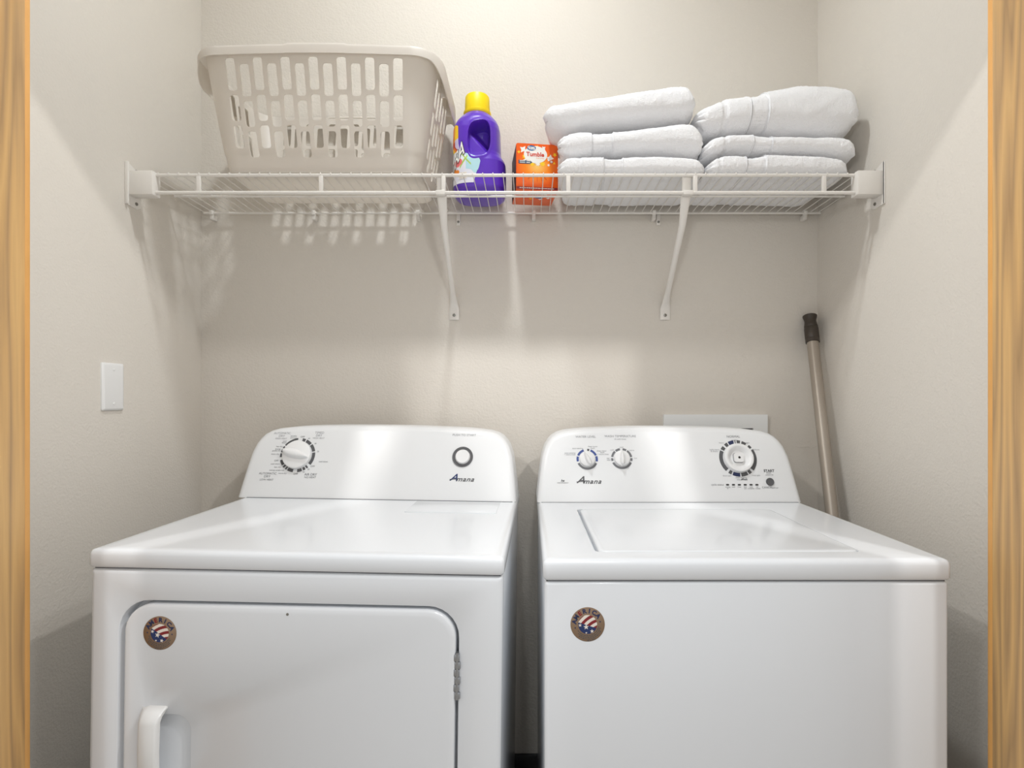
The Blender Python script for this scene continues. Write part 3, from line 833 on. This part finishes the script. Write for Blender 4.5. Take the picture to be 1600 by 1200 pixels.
# ------------------------------------------------------------------ washer and dryer
def console(t, x0, x1, yb, zb, H, lean, depth):
    """rounded control console: outline swept from the back plane to the leaning front face"""
    xc, hw = (x0+x1)/2, (x1-x0)/2
    k = H/.1985
    half = [(z*k, hw-d) for z, d in ((0, 0), (.03, .003), (.08, .009), (.12, .015), (.146, .024), (.160, .033), (.172, .044), (.181, .059), (.187, .079), (.1905, .106), (.1935, .14), (.196, .19), (.1978, .25), (.1985, .31))]
    pts = [(w_, z) for z, w_ in half]
    out = [(a, b) for a, b in pts]+[(-a, b) for a, b in pts[::-1]]
    out = [(xc+a, b) for a, b in out]
    n = len(out)
    # inward normals
    def inset(r):
        res = []
        for i, (a, b) in enumerate(out):
            if i in (0, n-1): res.append((a-math.copysign(r, a-xc), b)); continue
            p, q = out[i-1], out[(i+1) % n]
            dx, dz = q[0]-p[0], q[1]-p[1]; L = math.hypot(dx, dz)
            res.append((a-dz/L*r, b+dx/L*r))
        # normals computed for a counter-clockwise outline: flip when it grows
        return res
    test = inset(.01)
    if abs(test[3][0]-xc) > abs(out[3][0]-xc):
        base_inset = inset; inset = lambda r: [((a if i in (0, n-1) else 2*out[i][0]-a), (b if i in (0, n-1) else 2*out[i][1]-b)) for i, (a, b) in enumerate(base_inset(r))] if r else list(out)
        def inset2(r):
            res = base_inset(r); o2 = []
            for i, (a, b) in enumerate(res):
                if i in (0, n-1): o2.append((a, b))
                else: o2.append((2*out[i][0]-a, 2*out[i][1]-b))
            return o2
        inset = inset2
    tl = math.tan(lean); bm = bmesh.new(); R = []
    r = .016
    yback = yb+depth
    stages = [(0, None), (0, r)]+[(r*(1-math.cos(a)), r*(1-math.sin(a))) for a in (PI/8, PI/4, 3*PI/8, PI/2)]
    for ins, dy in stages:
        ring = []
        for a, b in inset(ins):
            y = yback if dy is None else yb+b*tl+dy
            ring.append(bm.verts.new((a, y, zb+b)))
        R.append(ring)
    for A, B in zip(R, R[1:]):
        for i in range(n): bm.faces.new((A[i], A[(i+1) % n], B[(i+1) % n], B[i]))
    bm.faces.new(R[-1]); bm.faces.new(R[0][::-1])
    obj('control_panel', bm, M['panel'], t, angle=30)
    return frame((xc, yb, zb), (1, 0, 0), (0, math.sin(lean), math.cos(lean)))
def topix(fr, M_=None):
    """pixel -> coordinates on a panel plane"""
    o, ux, uy, n = fr
    def f(px, py):
        d = Vector(((px-VX)/F, 1, (VY-py)/F)); c = Vector((0, 0, EYE))
        if M_: d = M_.inverted().to_3x3() @ d; c = M_.inverted() @ c
        s = (o-c).dot(n)/d.dot(n); p = c+d*s-o
        return p.dot(ux), p.dot(uy)
    return f
def pntext(items, fr, px, h=.0006):
    """items: (text, px x, px y, pixel cap height, kwargs)"""
    acc = ([], [])
    for s, x, y, hp, kw in items:
        ca, cb = px(x, y)
        put_text(acc, s, hp*.00206, lambda a, b, ca=ca, cb=cb: on(fr, ca+a, cb+b, h), **kw)
    return acc
def words(items, fr, px, m, t):
    for it in items: obj('printed_word', pntext([it], fr, px), m, t, smooth=False)
def amana(fr, px, x, y, t, first):
    ca, cb = px(x, y)
    acc = ([], []); put_text(acc, 'A', .031, lambda a, b: on(fr, ca-.0235+a*1.0, cb+.0025+b*.86, .0007), bold=.0004, shear=.45)
    lg = obj('brand_lettering', acc, first, t, smooth=False)
    acc = ([], []); put_text(acc, 'mana', .0215, lambda a, b: on(fr, ca+.0075+a*.98, cb-.0018+b*.86, .0007), bold=.00035, shear=.42, space=1.12)
    obj('brand_lettering', acc, M['grey'], t, smooth=False)
    obj('brand_stroke', slab(fr, [(ca-.034, cb-.0032), (ca-.012, cb-.0022), (ca-.012, cb-.0010), (ca-.034, cb-.0016)], 0, .0007), M['grey'], t, smooth=False)
def flat_ngon(fr, pts, h, bm):
    return slab(fr, pts, h-.0002, h, bm)
def sticker(t, fr, R, rot, name='round_sticker'):
    bm = lathe(fr, 0, 0, [(R, 0), (R, .0005), (R-.0003, .0007), (0, .0007)], 64)
    s = obj(name, bm, M['sticker'], t, label='round foil sticker with a flag emblem')
    c, sn = math.cos(rot), math.sin(rot)
    def T(a, b, h): return on(fr, a*c-b*sn, a*sn+b*c, h)
    r = R*.55; nr, na = 44, 176; vs = [T(0, 0, .0009)]; fs = []; mi = []
    for i in range(1, nr+1):
        for k in range(na): vs.append(T(r*i/nr*math.cos(2*PI*k/na), r*i/nr*math.sin(2*PI*k/na), .0009))
    def col(x, y):
        x, y = x/r, y/r
        if y < -.62*x-.10+(-.0) and y < .55: return 2    # blue field lower left
        d = math.hypot(x-1.15, y+1.9)
        k = int((d-.98)/.31)
        return 1 if k % 2 == 1 else 0
    def mid(i, k): 
        q = r*(i+.5)/nr; a = 2*PI*(k+.5)/na; return q*math.cos(a), q*math.sin(a)
    for k in range(na): fs.append((0, 1+k, 1+(k+1) % na)); mi.append(col(*mid(0, k)))
    for i in range(1, nr):
        for k in range(na):
            l = (k+1) % na; a = 1+(i-1)*na; b = 1+i*na
            fs.append((a+k, b+k, b+l, a+l)); mi.append(col(*mid(i, k)))
    obj('flag_emblem', (vs, fs, mi), [M['cream'], M['dkred'], M['flag_blue']], s, smooth=False)
    bm = bmesh.new()
    frr = (fr[0], fr[1]*c+fr[2]*sn, fr[2]*c-fr[1]*sn, fr[3])
    for cx, cy, q in ((-.22, -.22, .30), (.28, -.80, .22), (-.80, .12, .20), (-.35, -.82, .12)):
        cx, cy, q = cx*r, cy*r, q*r
        pts = [(cx+(q if i % 2 == 0 else q*.42)*math.sin(PI*i/5+.2), cy+(q if i % 2 == 0 else q*.42)*math.cos(PI*i/5+.2)) for i in range(10)]
        slab(frr, pts, .0009, .0011, bm)
    obj('emblem_star', bm, M['cream'], s, smooth=False)
    for chars, m_ in (('AM RICA', 'navy'), ('  E    ', 'dkred')):
        acc = ([], [])
        for i, ch in enumerate(chars):
            if ch == ' ': continue
            an = math.radians((i-3)*21.5); q = R*.775
            put_text(acc, ch, R*.36, lambda a, b: T(q*math.sin(an)+a*math.cos(an)+b*math.sin(an), q*math.cos(an)-a*math.sin(an)+b*math.cos(an), .0010), bold=.0005)
        obj('ring_lettering', acc, M[m_], s, smooth=False)
    bm = bmesh.new(); rnd = random.Random(3)
    for q, span in ((.66, 66), (.755, 62), (.85, 50), (.94, 14)):
        a = 180-span
        while a < 180+span:
            L = rnd.choice((5, 8, 11))/q*.66; arc(frr, 0, 0, R*(q-.022), R*(q+.022), a, a+L, .0007, .0009, bm, 2); a += L+2.4
    obj('fine_print', bm, M['grey'], s, smooth=False)
    for a in (-.75, .75):
        cx, cy, q = R*a, -R*.02, R*.06
        pts = [(cx+(q if i % 2 == 0 else q*.45)*math.sin(PI*i/5), cy+(q if i % 2 == 0 else q*.45)*math.cos(PI*i/5)) for i in range(10)]
        obj('ring_star', slab(frr, pts, .0007, .001), M['navy'], s, smooth=False)
def knob(t, fr, ca, cb, R, hgt, rot, label=None):
    """round dial with a raised grip across it; rot in degrees clockwise from the top"""
    bm = lathe(fr, ca, cb, [(R, 0), (R, hgt*.35), (R*.97, hgt*.45), (R*.86, hgt*.52), (0, hgt*.52)], 48)
    kb = obj('dial_knob', bm, M['knob'], t, label=label)
    c, s = math.cos(math.radians(-rot)), math.sin(math.radians(-rot))
    f2 = (on(fr, ca, cb), fr[1]*c+fr[2]*s, fr[2]*c-fr[1]*s, fr[3])
    bm = bmesh.new(); rings = []
    for h, wk, lk in ((hgt*.45, .40, .93), (hgt*.8, .27, .92), (hgt*.95, .19, .88), (hgt, .10, .80)):
        ring = []
        for i in range(28):
            a = 2*PI*i/28; yy = R*lk*math.cos(a); taper = lerp(1, .55, (math.cos(a)+1)/2)
            ring.append(bm.verts.new(on(f2, R*wk*math.sin(a)*taper*1.1, yy, h)))
        rings.append(ring)
    for A, B in zip(rings, rings[1:]):
        for i in range(28): bm.faces.new((A[i], A[(i+1) % 28], B[(i+1) % 28], B[i]))
    bm.faces.new(rings[-1]); bm.faces.new(rings[0][::-1])
    obj('grip_ridge', bm, M['knob'], kb)
    return kb
def top_slab(x0, x1, y0, y1, z0, z1, r=.009):
    """appliance top with soft front and side edges"""
    return box(x0, x1, y0, y1, z0, z1, r, 4)

HL = EYE-.28       # lid height of the washer
# ---- washer
WX0, WX1 = .026, .735
YW = .945
t = thing('washer', 'white top-load washing machine on the right with three console dials', 'washing machine', ((WX0+WX1)/2, 1.30, 0))
obj('cabinet', box(WX0+.003, WX1-.003, YW+.004, 1.64, .02, HL-.0395, .006, 3), M['enamel'], t)
obj('seam', box(WX0+.006, WX1-.006, YW+.010, 1.635, HL-.044, HL-.034), M['seam'], t, smooth=False)
for fx in (WX0+.05, WX1-.05):
    for fy in (1.0, 1.59): obj('foot', tube((fx, fy, 0), (fx, fy, .022), .02, n=16), M['black'], t)
# top deck with the lid opening
LX0, LX1, LY0, LY1 = .122, .606, .992, 1.372
bm = bmesh.new()
outer = [(WX0, YW), (WX1, YW), (WX1, 1.645), (WX0, 1.645)]
lidp = [(LX0, LY0), (LX1, LY0), (LX1, LY1), (LX0, LY1)]
prof = [(.004, HL-.0365), (0, HL-.032), (0, HL-.010), (.0013, HL-.0055), (.0042, HL-.0018), (.0095, HL), (.014, HL+.0004)]
R = []
for ins, z in prof:
    R.append([bm.verts.new((a, b, z)) for a, b in rrpts(WX0+ins, WX1-ins, YW+ins, 1.645-ins, .008-min(ins, .009)*.6, 5)])
for A, B in zip(R, R[1:]):
    for i in range(len(A)): bm.faces.new((A[i], A[(i+1) % len(A)], B[(i+1) % len(A)], B[i]))
bm.faces.new(R[0][::-1])
inner = [bm.verts.new((a, b, HL+.0004)) for a, b in rrpts(LX0, LX1, LY0, LY1, .012, 5)]
inner2 = [bm.verts.new((a, b, HL-.014)) for a, b in rrpts(LX0+.001, LX1-.001, LY0+.001, LY1-.001, .012, 5)]
T_ = R[-1]
for i in range(len(T_)):
    j = (i+1) % len(T_)
    bm.faces.new((T_[i], T_[j], inner[j], inner[i])); bm.faces.new((inner[i], inner[j], inner2[j], inner2[i]))
bm.faces.new(inner2)
obj('top_deck', bm, M['enamel'], t, angle=50)
bm = bmesh.new(); R = []
for ins, z in ((.0035, HL-.013), (.003, HL-.003), (.004, HL-.0005), (.0065, HL+.0012), (.012, HL+.0018)):
    R.append([bm.verts.new((a, b, z)) for a, b in rrpts(LX0+ins+.0045, LX1-ins*.5, LY0+ins*.5, LY1-ins, .012, 5)])
for A, B in zip(R, R[1:]):
    for i in range(len(A)): bm.faces.new((A[i], A[(i+1) % len(A)], B[(i+1) % len(A)], B[i]))
bm.faces.new(R[0][::-1]); bm.faces.new(R[-1])
obj('lid', bm, M['enamel'], t, angle=50)
bm = bmesh.new(); lathe(frame((.46, 1.13, HL+.0018), (1, 0, 0), (0, 1, 0)), 0, 0, [(.043, 0), (.042, .0006), (.0405, 0)], 48, bm=bm)
lean = math.radians(20)
fr = console(t, .0245, .737, 1.463, HL-.0005, .1988, lean, .165)
px = topix(fr)
obj('deck_crevice', box(.036, .724, 1.4605, 1.466, HL-.0006, HL+.0012), M['midgrey'], t, smooth=False)
# dial rings and knobs
def ringset(segs, c, r0, r1, h=.0006):
    d = {}
    for a0, a1, m_ in segs: d.setdefault(m_, bmesh.new()); arc(fr, c[0], c[1], r0, r1, a0, a1, 0, h, d[m_])
    for m_, b in d.items(): obj('dial_marking', b, M[m_], t, smooth=False)
c1 = px(917.5, 717.5)
ringset([(2, 14, 'grey'), (22, 66, 'blue'), (72, 103, 'blue'), (115, 245, 'midgrey'), (257, 286, 'blue'), (293, 340, 'blue')], c1, .0235, .0295)
knob(t, fr, *c1, .0215, .021, -24)
c2 = px(971.5, 716.5)
ringset([(8, 30, 'midgrey'), (36, 80, 'midgrey'), (88, 104, 'midgrey'), (115, 245, 'midgrey'), (256, 272, 'midgrey'), (280, 318, 'midgrey'), (324, 352, 'midgrey')], c2, .0235, .0295)
knob(t, fr, *c2, .0215, .021, 0)
c3 = px(1153, 716)
ringset([(3, 14, 'grey'), (19, 34, 'grey'), (43, 54, 'grey'), (60, 132, 'grey'), (140, 150, 'grey'), (154, 176, 'grey'), (180, 204, 'navy'), (208, 218, 'grey'), (226, 296, 'grey'), (300, 312, 'grey'),
         (319, 330, 'grey'), (334, 352, 'navy'), (356, 359, 'grey')], c3, .0415, .0515)
bm = lathe(fr, *c3, [(.0400, 0), (.0400, .010), (.0385, .0125), (.034, .0135), (.031, .0125), (.026, .0065), (.021, .0022), (0, .0042)], 56)
kb = obj('dial_knob', bm, M['knob'], t, label='large dished cycle dial')
bm = slab(fr, rrpts(c3[0]-.0135, c3[0]+.0125, c3[1]-.0125, c3[1]+.0125, .006), .003, .010)
obj('centre_button', bm, M['knob'], kb, angle=50)
bm = bmesh.new(); q = rrpts(c3[0]-.0143, c3[0]+.0133, c3[1]-.0133, c3[1]+.0133, .0065)
slab(fr, q, .003, .0046, bm); obj('button_gap', bm, M['midgrey'], kb, smooth=False)
obj('button_dot', lathe(fr, c3[0]+.0005, c3[1], [(.0032, .0098), (.0032, .0106), (0, .0106)], 20), M['black'], kb)
c4 = px(1203, 753)
obj('start_button', lathe(fr, *c4, [(.0108, 0), (.0108, .0022), (.0098, .0042), (0, .0026)], 32), M['grey'], t, label='dark grey start button')
for i in range(6):
    a, b = px(1136.8+i*9.15, 757.5)
    obj('status_light', slab(fr, rrpts(a-.0042, a+.0042, b-.0020, b+.0020, .0018, 3), 0, .0008), M['black'], t, smooth=False)
# printed words
L = dict(align='LEFT'); Rr = dict(align='RIGHT'); C = {}
words([('WATER LEVEL', 915, 682.6, 4.4, C), ('WASH TEMPERATURE', 969, 681.8, 4.4, C), ('all cold rinses', 969, 686.2, 2.9, C)], fr, px, M['lightgrey'], t)
words([('auto sensing', 911, 700.6, 2.9, Rr), ('auto sensing', 899, 707.8, 2.9, Rr), ('+ extra rinse', 899, 710.4, 2.9, Rr), ('deep water', 926, 697.6, 2.9, C), ('wash', 926, 700.3, 2.9, C),
      ('deep water', 940, 704.5, 2.9, C), ('wash', 941, 707, 2.9, C), ('+ extra rinse', 942, 709.7, 2.9, C), ('cool', 971, 698.8, 2.9, C), ('cold', 956, 703.2, 2.9, C), ('warm', 987, 703.6, 2.9, C),
      ('tap', 950, 716, 2.9, C), ('cold', 951, 718.8, 2.9, C), ('hot', 993, 716, 2.9, C),
      ('regular', 1147, 687.6, 2.9, C), ('heavy', 1127, 692, 2.9, C), ('bulky items', 1124, 702.6, 2.9, Rr), ('& sheets', 1122, 705.3, 2.9, Rr), ('light', 1168, 692, 2.9, C), ('delicate', 1176, 702.6, 2.9, L),
      ('drain spin', 1136, 743.4, 2.9, C), ('rinse spin', 1181, 742.8, 2.9, C), ('clean washer', 1158, 746.4, 2.9, C), ('with', 1154, 749.6, 2.9, C), ('start', 1157, 735, 2.4, C)], fr, px, M['lightgrey'], t)
words([('NORMAL', 1145.6, 682.4, 4.4, C), ('cycle status', 1121, 757.4, 3.6, C), ('CANCEL', 1199, 761.8, 3.7, C), ('pull out', 1211.5, 762.2, 2.4, C), ('PUSH', 1201, 739.3, 2.6, C), ('unlock lid', 1202, 742, 2.6, C),
      ('sensing', 1137, 761, 2.3, C), ('fill', 1137, 763.3, 2.3, C), ('wash', 1146, 761, 2.3, C), ('rinse', 1155, 761, 2.3, C), ('final', 1164.5, 761, 2.3, C), ('spin', 1164.5, 763.3, 2.3, C), ('cycle', 1173.4, 761, 2.3, C), ('complete', 1173.4, 763.3, 2.3, C), ('lid', 1183, 761, 2.3, C), ('locked', 1184, 763.3, 2.3, C)], fr, px, M['midgrey'], t)
words([('START', 1201.5, 735.8, 4.8, dict(bold=.0003)), ('affresh', 1162.3, 749.2, 3.2, dict(bold=.0002, shear=.3)), ('he', 879, 751, 4.6, dict(shear=.3, bold=.0002)), ('HIGH EFFICIENCY', 879.5, 754.6, 1.9, C)], fr, px, M['grey'], t)
amana(fr, px, 920.5, 751.5, t, M['grey'])
fs_ = frame(((918.5-VX)*YW/F, YW+.0041, EYE-(977-VY)*YW/F), (1, 0, 0), (0, 0, 1))
sticker(t, fs_, .0298, math.radians(14))

# ---- dryer (built square, then turned a touch as it stands)
DX0, DX1, YD, HD = -.781, -.036, .966, EYE-.2745
t = thing('dryer', 'white front-load dryer on the left with one large timer dial', 'dryer', ((DX0+DX1)/2, 1.30, 0))
ZT1 = HD-.0325
DR = Matrix.Rotation(math.radians(-1.3), 4, 'Z') @ Matrix.Rotation(math.radians(.75), 4, 'Y')
DP = Vector(((DX0+DX1)/2, 1.20, HD))
DM = Matrix.Translation(DP) @ DR @ Matrix.Translation(-DP)     # how the dryer stands on the floor
# cabinet front with a door opening
s = 1/F*YD
dl, dr, dt, db = -.779+.0535, -.0425-.072, HD-.0905, HD-.66
obj('cabinet', box(DX0+.003, DX1-.004, YD+.036, 1.66, .02, ZT1-.004, .004, 2), M['enamel'], t)
bm = bmesh.new(); R = []
ow = (DX0+.002, DX1-.003, .022, ZT1-.0035)
def rr2(x0, x1, z0, z1, r, y, n=7): return [bm.verts.new((a, y, b)) for a, b in rrpts(x0, x1, z0, z1, r, n)]
R.append(rr2(ow[0], ow[1], ow[2], ow[3], .0045, YD+.038)); R.append(rr2(ow[0], ow[1], ow[2], ow[3], .0045, YD+.009)); R.append(rr2(ow[0]+.0035, ow[1]-.0035, ow[2]+.0035, ow[3]-.0035, .003, YD+.005))
R.append(rr2(ow[0]+.009, ow[1]-.009, ow[2]+.009, ow[3]-.009, .003, YD+.004))
R.append(rr2(dl-.002, dr+.002, db-.002, dt+.002, .056, YD+.004)); R.append(rr2(dl, dr, db, dt, .055, YD+.0055)); R.append(rr2(dl+.002, dr-.001, db+.001, dt-.001, .054, YD+.034))
for A, B in zip(R, R[1:]):
    for i in range(len(A)): bm.faces.new((A[i], A[(i+1) % len(A)], B[(i+1) % len(A)], B[i]))
bm.faces.new(R[-1])
obj('front_panel', bm, M['enamel'], t, angle=50)
obj('seam', box(DX0+.006, DX1-.007, YD+.010, 1.655, ZT1-.006, ZT1+.003), M['seam'], t, smooth=False)
for fx in (DX0+.05, DX1-.05):
    for fy in (1.02, 1.61): obj('foot', tube((fx, fy, 0), (fx, fy, .022), .02, n=16), M['black'], t)
bm = bmesh.new(); R = []
for ins, z in ((.003, ZT1), (0, ZT1+.004), (0, HD-.010), (.0013, HD-.0055), (.0042, HD-.0018), (.0095, HD-.0003), (.02, HD)):
    R.append([bm.verts.new((a, b, z)) for a, b in rrpts(DX0+ins, DX1-ins, YD+ins, 1.665-ins, .008-min(ins, .009)*.6, 5)])
for A, B in zip(R, R[1:]):
    for i in range(len(A)): bm.faces.new((A[i], A[(i+1) % len(A)], B[(i+1) % len(A)], B[i]))
bm.faces.new(R[-1]); bm.faces.new(R[0][::-1])
obj('top_panel', bm, M['enamel'], t, angle=50)
obj('lint_screen_lid', box(-.302, -.080, 1.322, 1.462, HD-.001, HD+.0016, .0009, 2), M['enamel'], t)
obj('crevice', box(DX0+.012, DX1-.012, 1.4715, 1.476, HD-.0006, HD+.0012), M['midgrey'], t, smooth=False)
# door
bm = bmesh.new(); R = []
def dring(x0, x1, z0, z1, r, y): return [bm.verts.new((a, y, b)) for a, b in rrpts(x0, x1, z0, z1, r, 9)]
gx0, gx1, gz0, gz1 = dl+.0125, dr-.006, db+.006, dt-.006
R.append(dring(gx0, gx1, gz0, gz1, .050, YD+.034)); R.append(dring(gx0, gx1, gz0, gz1, .050, YD+.004)); R.append(dring(gx0+.0012, gx1-.0012, gz0+.0012, gz1-.0012, .049, YD+.0014))
R.append(dring(gx0+.0045, gx1-.0045, gz0+.0045, gz1-.0045, .046, YD)); R.append(dring(gx0+.012, gx1-.012, gz0+.012, gz1-.012, .040, YD-.0002))
# pocket for the fingers beside the handle
hx, hz = DX0+.130, HD-.2755      # top centre of the grip
pk = (hx-.014, hx+.062, hz-.150, hz-.0145)
R.append(dring(pk[0], pk[1], pk[2], pk[3], .030, YD-.0002)); R.append(dring(pk[0]+.0012, pk[1]-.0012, pk[2]+.0012, pk[3]-.0012, .029, YD+.0010))
R.append(dring(pk[0]+.004, pk[1]-.006, pk[2]+.004, pk[3]-.008, .022, YD+.013)); 
for A, B in zip(R, R[1:]):
    for i in range(len(A)): bm.faces.new((A[i], A[(i+1) % len(A)], B[(i+1) % len(A)], B[i]))
bm.faces.new(R[-1]); bm.faces.new(R[0][::-1])
door = obj('door', bm, M['enamel'], t, angle=50)
# handle: a bowed vertical grip
bm = bmesh.new(); rings = []
for z, dy, w0, w1 in ((0, 0, .0165, .0185), (-.002, -.004, .0170, .0190), (-.006, -.013, .0172, .0172), (-.014, -.021, .0174, .0152), (-.022, -.0245, .0175, .0142), (-.075, -.026, .0175, .0140), (-.128, -.0245, .0175, .0142), (-.138, -.019, .0174, .0152), (-.144, -.008, .0170, .0180), (-.146, 0, .0165, .0185)):
    th = .011
    xa, xb, yy, zz = hx-w0, hx+w1, YD+dy, hz+z
    r_ = .0035
    sec = [(xa-.010, YD+.001), (xa-.004, yy+th*.6), (xa, yy+r_*.8), (xa+r_, yy), (xb-r_, yy), (xb, yy+r_*.8), (xb+.001, min(yy+th, YD+.006)), (xb-.006, min(yy+th+.002, YD+.006)), (xa+.002, YD+.006)]
    rings.append([bm.verts.new((a, b, zz)) for a, b in sec])
for A, B in zip(rings, rings[1:]):
    for i in range(len(A)): bm.faces.new((A[i], A[(i+1) % len(A)], B[(i+1) % len(A)], B[i]))
bm.faces.new(rings[0][::-1]); bm.faces.new(rings[-1])
obj('handle', bm, M['plastic'], door, angle=50)
obj('strike_screw', lathe(frame(((455-VX)*s, YD+.0005, HD-.1085), (1, 0, 0), (0, 0, 1)), 0, 0, [(.0028, 0), (.0024, .0012), (0, .0012)], 12), M['screw'], door)
# hinge
hxx = dr-.0025
zt = HD-.170
hg = obj('hinge', tube((hxx, YD+.003, zt), (hxx, YD+.003, zt-.083), .0032, n=14), M['chrome'], t, label='bright steel door hinge')
for i in range(6):
    z1_ = zt-.003-i*.0133
    sd = 1 if i % 2 else -1
    obj('hinge_knuckle', box(hxx-(.0060 if sd < 0 else .0042), hxx+(.0060 if sd > 0 else .0042), YD+.0005, YD+.006, z1_-.0122, z1_, .001), M['chrome'], hg)
hd = .1955
fr = console(t, -.799, -.038, 1.474, HD-.0005, hd, lean, .165)
px = topix(fr, DM)
c1 = px(465, 711)
def rs(segs, c, r0, r1, m_):
    b = bmesh.new()
    for a0, a1 in segs: arc(fr, c[0], c[1], r0, r1, a0, a1, 0, .0006, b)
    obj('dial_marking', b, M[m_], t, smooth=False)
rs([(9, 20), (24, 45), (49, 76), (80, 124)], c1, .0405, .0490, 'grey')
rs([(134, 140), (144, 152), (156, 172)], c1, .0405, .0490, 'grey')
rs([(187, 207), (211, 217), (221, 228), (232, 251)], c1, .0405, .0490, 'grey')
rs([(262, 275), (279, 290), (294, 301)], c1, .0415, .0490, 'grey')
rs([(305, 353)], c1, .0440, .0490, 'grey')
knob(t, fr, *c1, .0395, .026, 104, label='large round timer dial with a raised grip')
c2 = px(723, 714)
b = bmesh.new(); lathe(fr, *c2, [(.0215, .0), (.0215, .0022), (.0275, .0022), (.0285, .0025), (.0285, 0)], 48, bm=b)
obj('button_ring', b, M['grey'], t)
obj('start_button', lathe(fr, *c2, [(.0212, 0), (.0205, .003), (.019, .007), (.0178, .0085), (.010, .0075), (0, .0072)], 40), M['knob'], t, label='round white push-to-start button')
words([('AUTOMATIC', 441.5, 677, 4.0, C), ('DRY', 440.5, 681.4, 4.4, C), ('HIGH HEAT', 439.5, 685.4, 3.1, C), ('TIMED', 499.5, 676.4, 4.4, C), ('DRY', 498.5, 680.8, 4.4, C), ('HIGH HEAT', 498, 684.8, 3.1, C),
      ('PUSH TO START', 725.5, 680, 4.4, C)], fr, px, M['lightgrey'], t)
words([('AUTOMATIC', 418.5, 740, 4.1, C), ('DRY', 417.5, 744.6, 4.5, C), ('LOW HEAT', 416.5, 749.6, 3.6, C), ('AIR DRY', 485.5, 741.6, 4.5, C), ('NO HEAT', 484.5, 746, 3.6, C),
      ('OFF', 473, 682.8, 3.4, C), ('OFF', 432, 720, 3.4, C), ('OFF', 462, 740.6, 3.4, C), ('OFF', 488.5, 728.8, 3.4, C),
      ('60', 483, 685.2, 2.9, C), ('40', 493, 693.2, 2.9, C), ('20', 497, 705.6, 2.9, C), ('20', 482, 733.4, 2.9, C), ('40', 474.5, 737.6, 2.9, C)], fr, px, M['midgrey'], t)
words([('wrinkle', 459, 681.4, 2.9, C), ('prevent', 459, 684.2, 2.9, C), ('cool', 448, 689.4, 2.9, Rr), ('down', 448, 692, 2.9, Rr), ('less dry', 442, 697.8, 2.9, Rr), ('energy', 439, 701.6, 2.9, Rr), ('preferred', 438.5, 704.4, 2.9, Rr),
      ('more dry', 436.5, 709.6, 2.9, Rr), ('cool down', 437.5, 725, 2.9, Rr), ('less dry', 439, 730, 2.9, Rr), ('energy preferred', 444, 735, 2.9, Rr), ('more dry', 448, 739.6, 2.9, Rr), ('cool down', 498, 721.2, 2.9, L)], fr, px, M['midgrey'], t)
amana(fr, px, 722, 748, t, M['flag_blue'])
f0 = frame((DX0, YD-.0003, HD), (1, 0, 0), (0, 0, 1)); a_, b_ = topix(f0, DM)(250, 989)
fs_ = frame(on(f0, a_, b_), (1, 0, 0), (0, 0, 1))
sticker(door, fs_, .0298, math.radians(-3))
# its slight yaw and tilt on the floor, about the centre of the front edge
loc = t.location.copy(); t.rotation_euler = DR.to_euler(); t.location = DM @ loc
